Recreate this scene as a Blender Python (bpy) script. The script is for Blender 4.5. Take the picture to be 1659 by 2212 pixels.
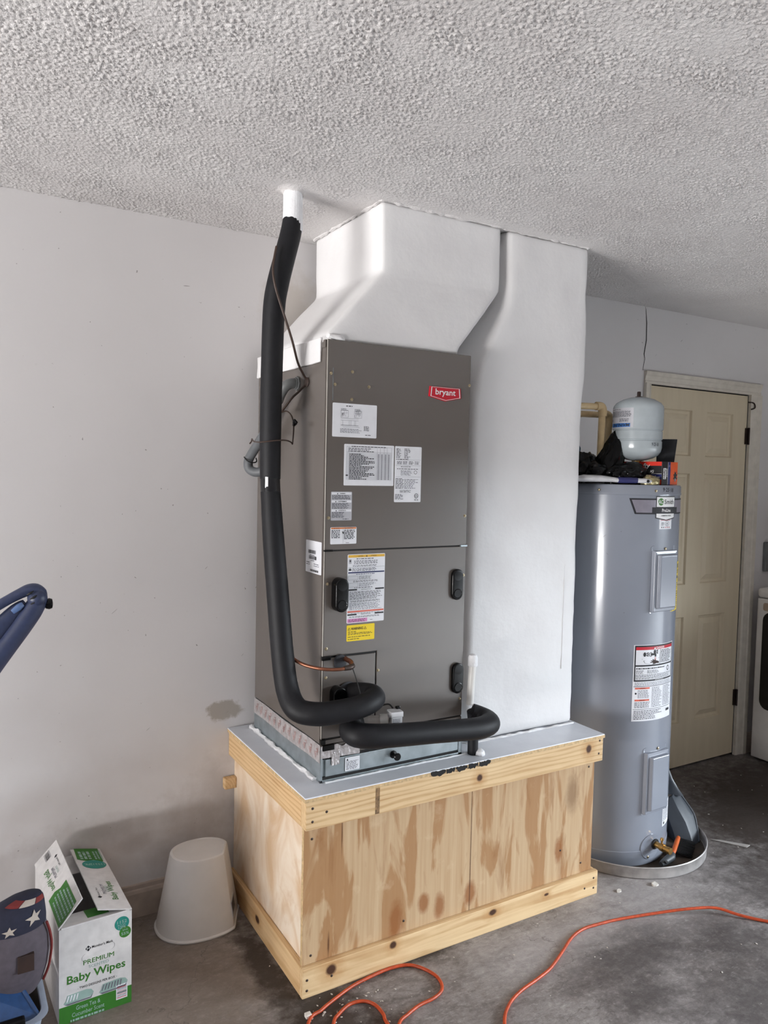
import bpy, bmesh, math, random
from mathutils import Vector, Matrix, noise
for o in list(bpy.data.objects):
    bpy.data.objects.remove(o, do_unlink=True)
SC = bpy.context.scene
COL = SC.collection
PI = math.pi
rad = math.radians
# ------------------------------------------------------------------ camera
cam = bpy.data.cameras.new('camera'); camo = bpy.data.objects.new('camera', cam); COL.objects.link(camo)
CX, CY, CZ = -0.3507, -2.6611, 1.5733
Rv = Vector((0.86285, -0.50500, 0.02145)); Uv = Vector((0.00805, 0.05617, 0.99839)); Fv = Vector((0.50539, 0.86129, -0.05254))
camo.matrix_world = Matrix(((Rv.x, Uv.x, -Fv.x, CX), (Rv.y, Uv.y, -Fv.y, CY), (Rv.z, Uv.z, -Fv.z, CZ), (0, 0, 0, 1)))
cam.sensor_fit = 'VERTICAL'; cam.sensor_height = 36.0; cam.lens = 36.0 * 1644.117 / 2212.0
cam.clip_start = 0.05
SC.camera = camo
# ------------------------------------------------------------------ world, daylight, exposure
SC.view_settings.view_transform = 'Standard'; SC.view_settings.look = 'None'
SC.view_settings.exposure = -0.10; SC.view_settings.gamma = 1.0; SC.view_settings.use_curve_mapping = False
W = bpy.data.worlds.new('daylight_sky'); SC.world = W; W.use_nodes = True
W.node_tree.nodes['Background'].inputs[0].default_value = (0.80, 0.88, 1.0, 1)
W.node_tree.nodes['Background'].inputs[1].default_value = 0.3
def area_light(name, loc, target, sx, sy, power, col, spread=180):
    l = bpy.data.lights.new(name, 'AREA'); l.shape = 'RECTANGLE'; l.size = sx; l.size_y = sy
    l.energy = power; l.color = col; l.spread = rad(spread)
    o = bpy.data.objects.new(name, l); COL.objects.link(o); o.location = loc
    o.rotation_euler = (Vector(target) - Vector(loc)).to_track_quat('-Z', 'Y').to_euler()
    return o
# daylight: bright outdoors beyond the left garage opening and the half-raised opening in the right wall,
# and an up-facing lamp added in place of unseen sunlit driveway, to brighten the ceiling
area_light('daylight_left', (-7.5, -2.0, 2.6), (0, -1.6, 1.3), 6.0, 4.0, 67, (1.0, 0.97, 0.95))
area_light('daylight_right', (8.5, -5.2, 3.3), (2.0, -1.9, .6), 6.5, 4.0, 4100, (0.84, 0.925, 1.0))
area_light('driveway_fill', (-5.4, -2.2, .03), (-4.6, -2.0, 3.0), 3.2, 4.0, 2620, (1.0, 0.985, 0.975))
# ------------------------------------------------------------------ material helpers
MATS = {}
def srgb(r, g, b):
    f = lambda c: (c / 255 / 12.92) if c / 255 <= .04045 else ((c / 255 + .055) / 1.055) ** 2.4
    return (f(r), f(g), f(b), 1)
class NT:
    def __init__(s, name):
        s.m = bpy.data.materials.new(name); s.m.use_nodes = True; s.t = s.m.node_tree
        s.b = s.t.nodes['Principled BSDF']; MATS[name] = s.m
        s.pos = s.n('ShaderNodeNewGeometry').outputs['Position']
    def n(s, typ, **kw):
        x = s.t.nodes.new(typ)
        for k, v in kw.items(): setattr(x, k, v)
        return x
    def l(s, a, b): s.t.links.new(a, b)
    def set(s, inp, v):
        if hasattr(v, 'is_output') or isinstance(v, bpy.types.NodeSocket): s.l(v, inp)
        else: inp.default_value = v
    def math(s, op, a, b=0.0, clamp=False):
        x = s.n('ShaderNodeMath', operation=op, use_clamp=clamp); s.set(x.inputs[0], a); s.set(x.inputs[1], b); return x.outputs[0]
    def scale(s, v, sc):
        x = s.n('ShaderNodeMapping'); s.l(v, x.inputs[0]); x.inputs['Scale'].default_value = sc; return x.outputs[0]
    def noise(s, v, scale=5, detail=3, rough=.5, dist=0.0):
        x = s.n('ShaderNodeTexNoise'); s.l(v, x.inputs['Vector']); x.inputs['Scale'].default_value = scale
        x.inputs['Detail'].default_value = detail; x.inputs['Roughness'].default_value = rough; x.inputs['Distortion'].default_value = dist
        return x.outputs[0]
    def vor(s, v, scale=5, feature='F1', rnd=1.0):
        x = s.n('ShaderNodeTexVoronoi', feature=feature); s.l(v, x.inputs['Vector']); x.inputs['Scale'].default_value = scale
        x.inputs['Randomness'].default_value = rnd; return x.outputs[0]
    def ramp(s, v, a, b, lo=0.0, hi=1.0):
        x = s.n('ShaderNodeMapRange'); s.l(v, x.inputs[0]); x.inputs[1].default_value = a; x.inputs[2].default_value = b
        x.inputs[3].default_value = lo; x.inputs[4].default_value = hi; return x.outputs[0]
    def mix(s, f, a, b):
        x = s.n('ShaderNodeMix', data_type='RGBA'); s.set(x.inputs[0], f); s.set(x.inputs[6], a); s.set(x.inputs[7], b); return x.outputs[2]
    def bump(s, h, strength=.3, dist=.01):
        x = s.n('ShaderNodeBump'); x.inputs['Strength'].default_value = strength; x.inputs['Distance'].default_value = dist
        s.l(h, x.inputs['Height']); s.l(x.outputs[0], s.b.inputs['Normal'])
    def blob(s, c, r, soft=.35, wob=.35, wscale=18):
        """soft-edged patch of wear or painted tone at world point c with semi-axes r (0 = unbounded)"""
        if not hasattr(s, '_wp'):
            nz = s.n('ShaderNodeTexNoise'); s.l(s.pos, nz.inputs['Vector']); nz.inputs['Scale'].default_value = wscale; nz.inputs['Detail'].default_value = 8; nz.inputs['Roughness'].default_value = .68
            s._wp = nz.outputs[0]
        sub = s.n('ShaderNodeVectorMath', operation='SUBTRACT'); s.l(s.pos, sub.inputs[0]); sub.inputs[1].default_value = c
        mul = s.n('ShaderNodeVectorMath', operation='MULTIPLY'); s.l(sub.outputs[0], mul.inputs[0]); mul.inputs[1].default_value = [1 / q if q else 0 for q in r]
        ln = s.n('ShaderNodeVectorMath', operation='LENGTH'); s.l(mul.outputs[0], ln.inputs[0])
        d = s.math('ADD', ln.outputs['Value'], s.math('MULTIPLY', s.math('SUBTRACT', s._wp, .5), wob * 4))
        return s.ramp(d, 1 - soft, 1 + soft, 1, 0)
    def blobs(s, lst, **kw):
        acc = None
        for c, r in lst:
            m = s.blob(c, r, **kw); acc = m if acc is None else s.math('MAXIMUM', acc, m)
        return acc
    def done(s, col, rough=.5, metal=0.0, spec=None, coat=None):
        s.set(s.b.inputs['Base Color'], col); s.set(s.b.inputs['Roughness'], rough); s.set(s.b.inputs['Metallic'], metal)
        if spec is not None: s.b.inputs['Specular IOR Level'].default_value = spec
        if coat is not None: s.b.inputs['Coat Weight'].default_value = coat; s.b.inputs['Coat Roughness'].default_value = .08
        return s.m
def plain(name, col, rough=.5, metal=0.0, var=.06, vs=30, spec=None, bump=0, bs=200, bd=.001):
    t = NT(name)
    v = t.noise(t.pos, vs, 4)
    dark = tuple(c * (1 - var * 2) for c in col[:3]) + (1,); lite = tuple(min(1, c * (1 + var)) for c in col[:3]) + (1,)
    c = t.mix(t.ramp(v, .3, .7), dark, lite)
    if bump: t.bump(t.noise(t.pos, bs, 3), bump, bd)
    return t.done(c, rough, metal, spec)

# wall paint: off-white, scuffs, dirty low zone
t = NT('wall_paint')
c = t.mix(t.ramp(t.noise(t.pos, 1.3, 4), .3, .7), srgb(206, 203, 203), srgb(214, 211, 211))
sc = t.noise(t.scale(t.pos, (9, 9, 22)), 1.0, 6, .65)
c = t.mix(t.ramp(sc, .70, .80, 0, .45), c, srgb(140, 132, 128))
for ang, th in ((.75, .765), (-1.1, .785), (.1, .79)):
    mp = t.n('ShaderNodeMapping'); t.l(t.pos, mp.inputs[0]); mp.inputs['Rotation'].default_value = (0, ang, 0); mp.inputs['Location'].default_value = (ang, 0, th)
    stv = t.noise(t.scale(mp.outputs[0], (9, 9, 62)), 1.0, 2, .5)
    c = t.mix(t.ramp(stv, th, th + .03, 0, .75), c, srgb(108, 101, 98))
fine = t.noise(t.pos, 55, 2)
c = t.mix(t.math('MULTIPLY', t.ramp(fine, .735, .76), .65), c, srgb(95, 88, 84))
c = t.mix(t.math('MULTIPLY', t.blobs([((.55, 0, .69), (.07, 0, .035))], soft=.15, wob=.5), .75), c, srgb(150, 140, 126))
c = t.mix(t.math('MULTIPLY', t.blobs([((.33, 0, .20), (.06, 0, .05)), ((.24, 0, .27), (.05, 0, .03)), ((.10, 0, .33), (.16, 0, .04)), ((.47, 0, .30), (.12, 0, .10)), ((.52, 0, .42), (.05, 0, .08))], soft=.7, wob=.7), .28), c, srgb(120, 104, 92))
c = t.mix(t.math('MULTIPLY', t.blobs([((.80, 0, 2.16), (.10, 0, .13))], soft=.5, wob=.4), .45), c, srgb(168, 155, 135))
c = t.mix(t.math('MULTIPLY', t.math('MULTIPLY', t.ramp(t.noise(t.scale(t.pos, (4, 4, 4)), 1.2, 5), .35, .75), t.blob((0, 0, 0), (0, 0, .5), soft=.6, wob=.1)), .5), c, srgb(168, 154, 146))
t.bump(t.noise(t.pos, 90, 4), .12, .002); t.done(c, .62)
# ceiling: sprayed knockdown texture (real relief comes from the mesh, this adds the fine grain)
t = NT('ceiling_texture')
c = t.mix(t.ramp(t.noise(t.pos, 3, 4), .3, .7), srgb(208, 204, 203), srgb(218, 215, 214))
c = t.mix(t.math('MULTIPLY', t.blobs([((-.42, -.62, 2.42), (.09, .05, 0))], soft=.6), .35), c, srgb(190, 165, 140))
t.bump(t.noise(t.pos, 105, 4, .65), .6, .006); t.done(c, .8)
# concrete floor
t = NT('concrete')
a = t.noise(t.pos, 2.2, 7, .62); b2 = t.noise(t.scale(t.pos, (1.0, 2.2, 1)), 7, 8, .7, .6)
c = t.mix(t.ramp(a, .35, .65), srgb(118, 111, 108), srgb(164, 158, 156))
c = t.mix(t.ramp(b2, .42, .68, 0, .75), c, srgb(92, 85, 83))
c = t.mix(t.ramp(t.noise(t.scale(t.pos, (1, 1, 1)), 24, 6, .7), .55, .75, 0, .5), c, srgb(186, 181, 178))
fn1 = t.noise(t.scale(t.pos, (1.0, 1.7, 1)), 46, 6, .75, .5); c = t.mix(t.ramp(fn1, .50, .70, 0, .5), c, srgb(84, 77, 74)); c = t.mix(t.ramp(fn1, .46, .30, 0, .45), c, srgb(196, 190, 186))
sc1 = t.noise(t.scale(t.pos, (3.5, 16, 1)), 5, 6, .7, 1.2); c = t.mix(t.ramp(sc1, .60, .72, 0, .55), c, srgb(198, 194, 192)); c = t.mix(t.ramp(t.noise(t.pos, 160, 3, .7), .60, .75, 0, .5), c, srgb(70, 64, 62))
c = t.mix(t.math('MULTIPLY', t.blobs([((.25, -.45, 0), (.38, .42, 0)), ((.0, -.2, 0), (.5, .4, 0))], soft=.5, wob=.4), .65), c, srgb(122, 108, 94))
c = t.mix(t.math('MULTIPLY', t.blobs([((1.95, -.75, 0), (.28, .16, 0)), ((1.45, -.82, 0), (.3, .1, 0)), ((2.42, -.78, 0), (.2, .14, 0))], soft=.7, wob=.8), .42), c, srgb(192, 188, 188))
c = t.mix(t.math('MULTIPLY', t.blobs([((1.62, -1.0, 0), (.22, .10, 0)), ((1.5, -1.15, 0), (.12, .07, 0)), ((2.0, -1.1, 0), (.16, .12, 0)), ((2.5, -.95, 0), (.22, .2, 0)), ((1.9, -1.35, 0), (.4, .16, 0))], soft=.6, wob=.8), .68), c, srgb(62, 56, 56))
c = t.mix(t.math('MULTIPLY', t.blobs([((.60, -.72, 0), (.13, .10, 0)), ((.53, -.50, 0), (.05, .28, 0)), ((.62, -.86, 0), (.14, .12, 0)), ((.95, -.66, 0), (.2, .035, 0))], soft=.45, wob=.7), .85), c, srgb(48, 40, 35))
c = t.mix(t.math('MULTIPLY', t.blobs([((3.35, -.62, 0), (.95, .62, 0)), ((4.0, -1.2, 0), (1.2, .6, 0))], soft=.35, wob=.3), .9), c, srgb(50, 40, 34))  # dark bare floor by the door, with part of its shade painted in
c = t.mix(t.math('MULTIPLY', t.blob((4.4, -5.0, 0), (3.0, 1.9, 0), soft=.4, wob=.2), .8), c, srgb(206, 205, 204))  # unseen floor lightened as a reflector, to brighten the cabinet's lower front
cr = t.n('ShaderNodeTexVoronoi', feature='DISTANCE_TO_EDGE'); wv = t.n('ShaderNodeVectorMath', operation='ADD'); t.l(t.pos, wv.inputs[0])
nz = t.n('ShaderNodeTexNoise'); t.l(t.pos, nz.inputs['Vector']); nz.inputs['Scale'].default_value = 6; nz.inputs['Detail'].default_value = 5
t.l(nz.outputs['Color'], wv.inputs[1]); t.l(wv.outputs[0], cr.inputs['Vector']); cr.inputs['Scale'].default_value = .9
c = t.mix(t.math('MULTIPLY', t.ramp(cr.outputs[0], 0, .006, 1, 0), .5), c, srgb(70, 63, 60))
t.bump(t.noise(t.pos, 60, 8, .75), .4, .006); t.done(c, t.ramp(a, .3, .7, .55, .8), spec=.35)

def pine(name, axis, base, dark, knots=(), grain=1.0):
    t = NT(name)
    st = [34, 34, 34]; st[axis] = 1.6
    v = t.scale(t.pos, st)
    g = t.noise(v, 1.4 * grain, 4, .6, .8)
    w = t.n('ShaderNodeTexWave', wave_type='RINGS', rings_direction='XYZ'[axis]); wm = [5.0, 5.0, 5.0]; wm[axis] = .55
    t.l(t.scale(t.pos, wm), w.inputs['Vector']); w.inputs['Scale'].default_value = 6.0; w.inputs['Distortion'].default_value = 7.0; w.inputs['Detail'].default_value = 2.0; w.inputs['Detail Scale'].default_value = .8
    f = t.math('ADD', t.math('MULTIPLY', t.ramp(g, .35, .7), .5), t.math('MULTIPLY', t.ramp(w.outputs['Fac'], .45, 1.0), .55), True)
    c = t.mix(f, base, dark)
    c = t.mix(t.ramp(t.noise(t.pos, 6, 4), .35, .7, 0, .35), c, tuple(min(1, q * 1.15) for q in base[:3]) + (1,))
    if knots:
        c = t.mix(t.math('MULTIPLY', t.blobs([(k, [q * 2.2 for q in r]) for k, r in knots], soft=.6, wob=.25, wscale=60), .55), c, srgb(176, 126, 72))
        c = t.mix(t.blobs(knots, soft=.25, wob=.12), c, srgb(74, 48, 34))
    t.bump(g, .15, .002); t.done(c, .6, spec=.3)
KR = (.012, .02, .012)
pine('pine_front', 0, srgb(220, 192, 150), srgb(182, 142, 96),
     [((1.20, -.68, .562), KR), ((1.70, -.68, .575), (.013, .02, .016)), ((.666, -.67, .064), (.017, .02, .016)), ((.885, -.67, .074), (.012, .02, .012)), ((1.285, -.67, .068), (.016, .02, .010)), ((1.53, -.67, .065), (.010, .02, .005))])
pine('pine_side', 1, srgb(218, 186, 142), srgb(180, 138, 90), [((.57, -.30, .05), (.02, .018, .012))])
# plywood front: orange-brown weathered streaks running vertically
t = NT('plywood_front')
v1 = t.scale(t.pos, (6.5, 6.5, 1.1)); n1 = t.noise(v1, 1.5, 5, .55, .9)
v2 = t.scale(t.pos, (60, 60, 2.2)); n2 = t.noise(v2, 1.2, 4, .6)
c = t.mix(t.ramp(n2, .3, .7), srgb(196, 169, 135), srgb(181, 150, 114))
c = t.mix(t.ramp(n1, .50, .545, 0, .75), c, srgb(156, 112, 70))
n3 = t.noise(t.scale(t.pos, (11, 11, 2.4)), 1.3, 5, .6, .6)
c = t.mix(t.ramp(n3, .58, .70, 0, .6), c, srgb(142, 98, 60))
c = t.mix(t.ramp(t.noise(t.pos, 9, 6, .6), .62, .74, 0, .35), c, srgb(216, 192, 160))
c = t.mix(t.math('MULTIPLY', t.blobs([((.905, -.65, .14), (.025, .02, .055)), ((1.01, -.65, .165), (.02, .02, .03)), ((1.075, -.65, .14), (.02, .02, .04)), ((1.20, -.65, .15), (.022, .02, .035)), ((1.60, -.65, .20), (.018, .02, .045))], soft=.35, wob=.3), .8), c, srgb(140, 86, 44))
c = t.mix(t.math('MULTIPLY', t.blobs([((1.66, -.65, .40), (.028, .02, .06))], soft=.5, wob=.3), .7), c, srgb(128, 98, 70))
c = t.mix(t.math('MULTIPLY', t.blobs([((1.198, -.65, .30), (.0022, .02, .30)), ((.705, -.65, .47), (.002, .02, .05)), ((.665, -.65, .13), (.003, .02, .03))], soft=.6, wob=.25), .85), c, srgb(84, 50, 28))
t.bump(n2, .12, .002); t.done(c, .6, spec=.3)
t = NT('plywood_side')
n1 = t.noise(t.scale(t.pos, (4, 4, 2.2)), 1.6, 5, .55, 1.2)
c = t.mix(t.ramp(n1, .36, .62), srgb(214, 182, 146), srgb(236, 220, 200))
c = t.mix(t.ramp(t.noise(t.scale(t.pos, (7, 7, 5)), 1.2, 5, .6, 1), .58, .72, 0, .5), c, srgb(200, 160, 116))
t.done(c, .6, spec=.3)
plain('dark_unseen_wall', srgb(120, 112, 104), .8, var=.1, vs=9)  # tone made dark so the unseen walls reflect little in the cabinet front
plain('plywood_edge', srgb(206, 176, 132), .7, var=.15, vs=90)
t = NT('platform_paint')
c = t.mix(t.ramp(t.noise(t.pos, 14, 4), .3, .7), srgb(222, 225, 232), srgb(230, 233, 239))
t.bump(t.noise(t.pos, 60, 3), .15, .003); t.done(c, .42)
t = NT('duct_paint')
c = t.mix(t.ramp(t.noise(t.pos, 4, 4), .3, .7), srgb(226, 224, 224), srgb(234, 233, 233))
t.bump(t.noise(t.pos, 26, 5, .55), .22, .006); t.done(c, .40)
plain('white_caulk', srgb(240, 240, 242), .5, var=.03, bump=.5, bs=150, bd=.003)
# painted sheet metal of the air handler
t = NT('cabinet_paint')
c = t.mix(t.ramp(t.noise(t.pos, 3, 3), .3, .7), srgb(97, 90, 85), srgb(101, 94, 89))
t.bump(t.noise(t.pos, 5, 2), .04, .01); t.done(c, .26, 0.10, spec=1.0)
plain('galvanized', srgb(176, 186, 190), .34, .85, var=.10, vs=24)
plain('foil_tape', srgb(206, 200, 200), .35, .55, var=.12, vs=60, bump=.5, bs=90, bd=.004)
plain('highlight_tone', srgb(196, 190, 182), .35, .3)
plain('wood_stain', srgb(138, 108, 74), .7, var=.3, vs=120)
plain('foil_print', srgb(178, 138, 134), .5, 0, .1)
plain('black_gap', srgb(14, 13, 14), .7)
plain('black_plastic', srgb(9, 9, 10), .25, var=.1, spec=.3)
plain('black_foam', srgb(21, 21, 25), .58, var=.12, vs=40, spec=.35, bump=.15, bs=300)
plain('black_tape', srgb(22, 22, 26), .2)
plain('silver_tape', srgb(190, 190, 192), .3, .7)
plain('dark_rubber', srgb(40, 41, 46), .6)
plain('screw_metal', srgb(186, 172, 144), .28, .9)
plain('label_white', srgb(226, 227, 232), .45, var=.02)
plain('label_grey', srgb(178, 178, 184), .45, var=.03)
plain('print_black', srgb(30, 30, 36), .6)
plain('print_grey', srgb(110, 110, 120), .6)
plain('print_navy', srgb(34, 44, 92), .6)
plain('print_orange', srgb(214, 118, 48), .5)
plain('print_yellow', srgb(236, 206, 20), .45, var=.02)
plain('print_amber', srgb(226, 178, 60), .5)
plain('print_pink', srgb(214, 140, 190), .5)
plain('print_red', srgb(190, 24, 44), .35, var=.03)
plain('print_salmon', srgb(214, 104, 84), .5)
plain('print_green', srgb(52, 116, 36), .55)
plain('print_teal', srgb(34, 132, 120), .55)
plain('print_blue', srgb(40, 104, 176), .5)
plain('print_sage', srgb(150, 176, 168), .6)
plain('print_white', srgb(232, 232, 232), .5, var=.02)
plain('copper', srgb(150, 98, 76), .35, .8, var=.2, vs=50)
plain('solder_dark', srgb(78, 66, 60), .45, .6)
plain('brown_wire', srgb(66, 50, 42), .5)
plain('grey_conduit', srgb(100, 103, 106), .5, var=.06)
plain('grey_fitting', srgb(108, 110, 110), .5)
plain('pvc_white', srgb(226, 224, 220), .35, var=.03)
plain('pvc_cream', srgb(222, 196, 150), .4, var=.06)
plain('pvc_clear', srgb(206, 200, 194), .2, var=.08)
plain('brass', srgb(190, 150, 90), .28, .95, var=.15)
t = NT('heater_enamel')
c = t.mix(t.ramp(t.noise(t.pos, 2.5, 4), .3, .7), srgb(132, 137, 148), srgb(138, 143, 154)); t.done(c, .22, 0.0, spec=.55, coat=.25)
plain('tank_enamel', srgb(168, 176, 180), .2, var=.03, spec=.55)
plain('heater_badge', srgb(150, 146, 158), .3, .3)
plain('pan_metal', srgb(172, 168, 166), .45, .35, var=.15, vs=20)
plain('pan_dirt', srgb(74, 64, 56), .8, var=.25, vs=14)
plain('bag_plastic', srgb(5, 5, 6), .22, var=.1, spec=.22)
plain('film_black', srgb(30, 31, 36), .35, var=.15, spec=.3)
plain('box_red', srgb(214, 44, 26), .4)
plain('box_orange', srgb(226, 92, 40), .4, var=.08)
plain('box_black', srgb(18, 16, 20), .4)
plain('box_blue', srgb(36, 44, 110), .4)
plain('tool_white', srgb(214, 214, 216), .35)
plain('tool_navy', srgb(42, 44, 96), .45)
plain('gold_foil', srgb(190, 178, 136), .3, .6, var=.2, vs=80)
plain('tag_blue', srgb(62, 98, 120), .5)
t = NT('door_paint')
c = t.mix(t.ramp(t.noise(t.scale(t.pos, (20, 20, 2)), 1.2, 4), .3, .7), srgb(206, 192, 166), srgb(213, 200, 174)); t.done(c, .45)
plain('baseboard_dirt_shade', srgb(172, 158, 147), .6, var=.12, vs=14)  # brownish dirt and the shade near the floor, both put into this colour
plain('trim_paint', srgb(212, 205, 193), .5, var=.05, vs=25)
plain('hinge_bronze', srgb(52, 40, 36), .45, .6)
plain('appliance_white', srgb(206, 202, 198), .3, var=.02)
plain('appliance_glass', srgb(8, 8, 9), .12)
plain('beige_plastic', srgb(160, 140, 122), .5)
plain('dustpan_grey', srgb(62, 68, 76), .38, var=.06)
plain('brush_orange', srgb(200, 96, 44), .4)
plain('brush_grey', srgb(66, 70, 74), .5)
plain('bristle_black', srgb(12, 12, 14), .5)
plain('bucket_white', srgb(214, 211, 209), .38, var=.03, vs=12)
plain('carton_white', srgb(212, 209, 208), .6, var=.05, vs=40, bump=.15, bs=120)
plain('carton_kraft', srgb(150, 120, 86), .8)
plain('carton_inside', srgb(40, 34, 30), .9)
plain('cap_grey', srgb(80, 73, 81), .85, var=.08, vs=60)  # cap colours lowered all over for the deep shade the cap lies in
plain('cap_navy', srgb(30, 32, 52), .85, var=.1, vs=60)
plain('cap_red', srgb(112, 34, 32), .8)
plain('cap_star', srgb(176, 165, 155), .8)
plain('cap_patch', srgb(46, 28, 22), .7, var=.15)
plain('tub_grey', srgb(146, 156, 172), .4)
plain('tub_inside', srgb(58, 52, 46), .7, var=.2)
plain('blue_plastic', srgb(36, 68, 112), .4, var=.1, vs=60)
plain('handle_navy', srgb(50, 58, 86), .42, var=.1, vs=80)
plain('handle_light', srgb(92, 116, 160), .4)
plain('cord_orange', srgb(186, 72, 34), .45, var=.14, vs=70)
plain('paint_chip', srgb(214, 208, 200), .7)
plain('clear_strip', srgb(170, 166, 162), .2)
plain('tar_black', srgb(20, 18, 18), .8)
M = MATS

# ------------------------------------------------------------------ mesh helpers
class MB:
    def __init__(s): s.v = []; s.f = []; s.mi = []; s.cur = 0
    def poly(s, pts):
        b = len(s.v); s.v += [tuple(p) for p in pts]; s.f.append(tuple(range(b, b + len(pts)))); s.mi.append(s.cur); return s
    def box(s, x0, x1, y0, y1, z0, z1):
        b = len(s.v)
        s.v += [(x, y, z) for z in (z0, z1) for y in (y0, y1) for x in (x0, x1)]
        for q in ((0, 2, 3, 1), (4, 5, 7, 6), (0, 1, 5, 4), (2, 6, 7, 3), (0, 4, 6, 2), (1, 3, 7, 5)):
            s.f.append(tuple(b + i for i in q)); s.mi.append(s.cur)
        return s
    def loft(s, rings, closed=True, cap=True):
        b = len(s.v); n = len(rings[0])
        for r in rings: s.v += [tuple(p) for p in r]
        for i in range(len(rings) - 1):
            for j in range(n if closed else n - 1):
                k = (j + 1) % n
                s.f.append((b + i * n + j, b + i * n + k, b + (i + 1) * n + k, b + (i + 1) * n + j)); s.mi.append(s.cur)
        if cap:
            s.f.append(tuple(b + j for j in reversed(range(n)))); s.mi.append(s.cur)
            e = b + (len(rings) - 1) * n
            s.f.append(tuple(e + j for j in range(n))); s.mi.append(s.cur)
        return s
    def lathe(s, c, prof, seg=48, axis='z', cap=True):
        rings = []
        for r, h in prof:
            ring = []
            for k in range(seg):
                a = 2 * PI * k / seg; p, q = r * math.cos(a), r * math.sin(a)
                ring.append({'z': (c[0] + p, c[1] + q, c[2] + h), 'y': (c[0] + p, c[1] + h, c[2] - q), 'x': (c[0] + h, c[1] + p, c[2] + q)}[axis])
            rings.append(ring)
        return s.loft(rings, True, cap)
    def tube(s, path, r, seg=16, cap=True, sub=6):
        P = [Vector(p) for p in path]
        rr = r if isinstance(r, (list, tuple)) else [r] * len(P)
        if sub > 1 and len(P) > 2:
            Q, R2 = [], []
            for i in range(len(P) - 1):
                p0, p1, p2, p3 = P[max(i - 1, 0)], P[i], P[i + 1], P[min(i + 2, len(P) - 1)]
                for k in range(sub):
                    u = k / sub
                    Q.append(.5 * ((2 * p1) + (p2 - p0) * u + (2 * p0 - 5 * p1 + 4 * p2 - p3) * u * u + (3 * p1 - p0 - 3 * p2 + p3) * u ** 3))
                    R2.append(rr[i] * (1 - u) + rr[i + 1] * u)
            Q.append(P[-1]); R2.append(rr[-1]); P, rr = Q, R2
        rings = []; up = None
        for i, p in enumerate(P):
            d = (P[min(i + 1, len(P) - 1)] - P[max(i - 1, 0)]).normalized()
            if up is None: up = d.orthogonal().normalized()
            up = (up - d * up.dot(d)).normalized(); w = d.cross(up)
            rings.append([p + (up * math.cos(2 * PI * k / seg) + w * math.sin(2 * PI * k / seg)) * rr[i] for k in range(seg)])
        return s.loft(rings, True, cap)
    def mesh(s, name, mats, smooth=False, bevel=0, bseg=2, angle=30, weld=True, sharp=40):
        bm = bmesh.new(); vs = [bm.verts.new(p) for p in s.v]
        for f, mi in zip(s.f, s.mi):
            try: fc = bm.faces.new([vs[i] for i in f]); fc.material_index = mi
            except ValueError: pass
        if weld: bmesh.ops.remove_doubles(bm, verts=bm.verts, dist=1e-5)
        bmesh.ops.recalc_face_normals(bm, faces=bm.faces) if weld else None
        if bevel:
            es = [e for e in bm.edges if len(e.link_faces) == 2 and e.calc_face_angle(0) > rad(angle)]
            bmesh.ops.bevel(bm, geom=es, offset=bevel, segments=bseg, affect='EDGES', profile=.6, clamp_overlap=True)
        if smooth:
            for f in bm.faces: f.smooth = True
            for e in bm.edges:
                if len(e.link_faces) == 2 and e.calc_face_angle(0) > rad(sharp): e.smooth = False
        me = bpy.data.meshes.new(name); bm.to_mesh(me); bm.free()
        for m in (mats if isinstance(mats, (list, tuple)) else [mats]): me.materials.append(M[m])
        return me
def link(name, me, parent=None):
    o = bpy.data.objects.new(name, me); COL.objects.link(o)
    if parent is not None:
        o.parent = parent; o.location = -world_loc(parent)
    return o
def world_loc(o):
    p = Vector(o.location)
    while o.parent is not None: o = o.parent; p += Vector(o.location)
    return p
def part(name, mb, mats, parent, **kw): return link(name, mb.mesh(name, mats, **kw), parent)
def tag(o, label, cat, group=None, kind=None):
    o['label'] = label; o['category'] = cat
    if group: o['group'] = group
    if kind: o['kind'] = kind
    return o
def single(name, mb, mats, label, cat, group=None, kind=None, **kw):
    xs = [p[0] for p in mb.v]; ys = [p[1] for p in mb.v]; zs = [p[2] for p in mb.v]
    c = Vector(((min(xs) + max(xs)) / 2, (min(ys) + max(ys)) / 2, min(zs)))
    mb.v = [tuple(Vector(p) - c) for p in mb.v]
    o = link(name, mb.mesh(name, mats, **kw)); o.location = c
    return tag(o, label, cat, group, kind)
def thing(name, loc, label, cat, group=None):
    o = bpy.data.objects.new(name, None); COL.objects.link(o); o.location = loc; o.empty_display_size = .05
    return tag(o, label, cat, group)
def struct(name, mb, mats, parent=None, **kw):
    o = link(name, mb.mesh(name, mats, **kw), parent)
    if parent is None: o['kind'] = 'structure'
    return o
def clone(o, loc, name=None):
    c = o.copy(); c.location = loc; COL.objects.link(c); return c
# text as mesh in (u, v) metres, centred horizontally; width-fitted
def text_polys(body, h, width=None, bold=0.0, shear=0.0):
    cu = bpy.data.curves.new('lettering', 'FONT'); cu.body = body; cu.size = 1; cu.align_x = 'CENTER'; cu.offset = bold; cu.shear = shear; cu.resolution_u = 2
    ob = bpy.data.objects.new('lettering', cu); COL.objects.link(ob)
    dg = bpy.context.evaluated_depsgraph_get(); me = bpy.data.meshes.new_from_object(ob.evaluated_get(dg))
    vs = [(v.co.x, v.co.y) for v in me.vertices]; fs = [tuple(p.vertices) for p in me.polygons]
    bpy.data.objects.remove(ob); bpy.data.curves.remove(cu); bpy.data.meshes.remove(me)
    if not vs: return [], []
    x0, x1 = min(v[0] for v in vs), max(v[0] for v in vs); y0, y1 = min(v[1] for v in vs), max(v[1] for v in vs)
    sy = h / (y1 - y0); sx = sy if width is None else width / (x1 - x0)
    return [((x - (x0 + x1) / 2) * sx, (y - (y0 + y1) / 2) * sy) for x, y in vs], fs
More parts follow.
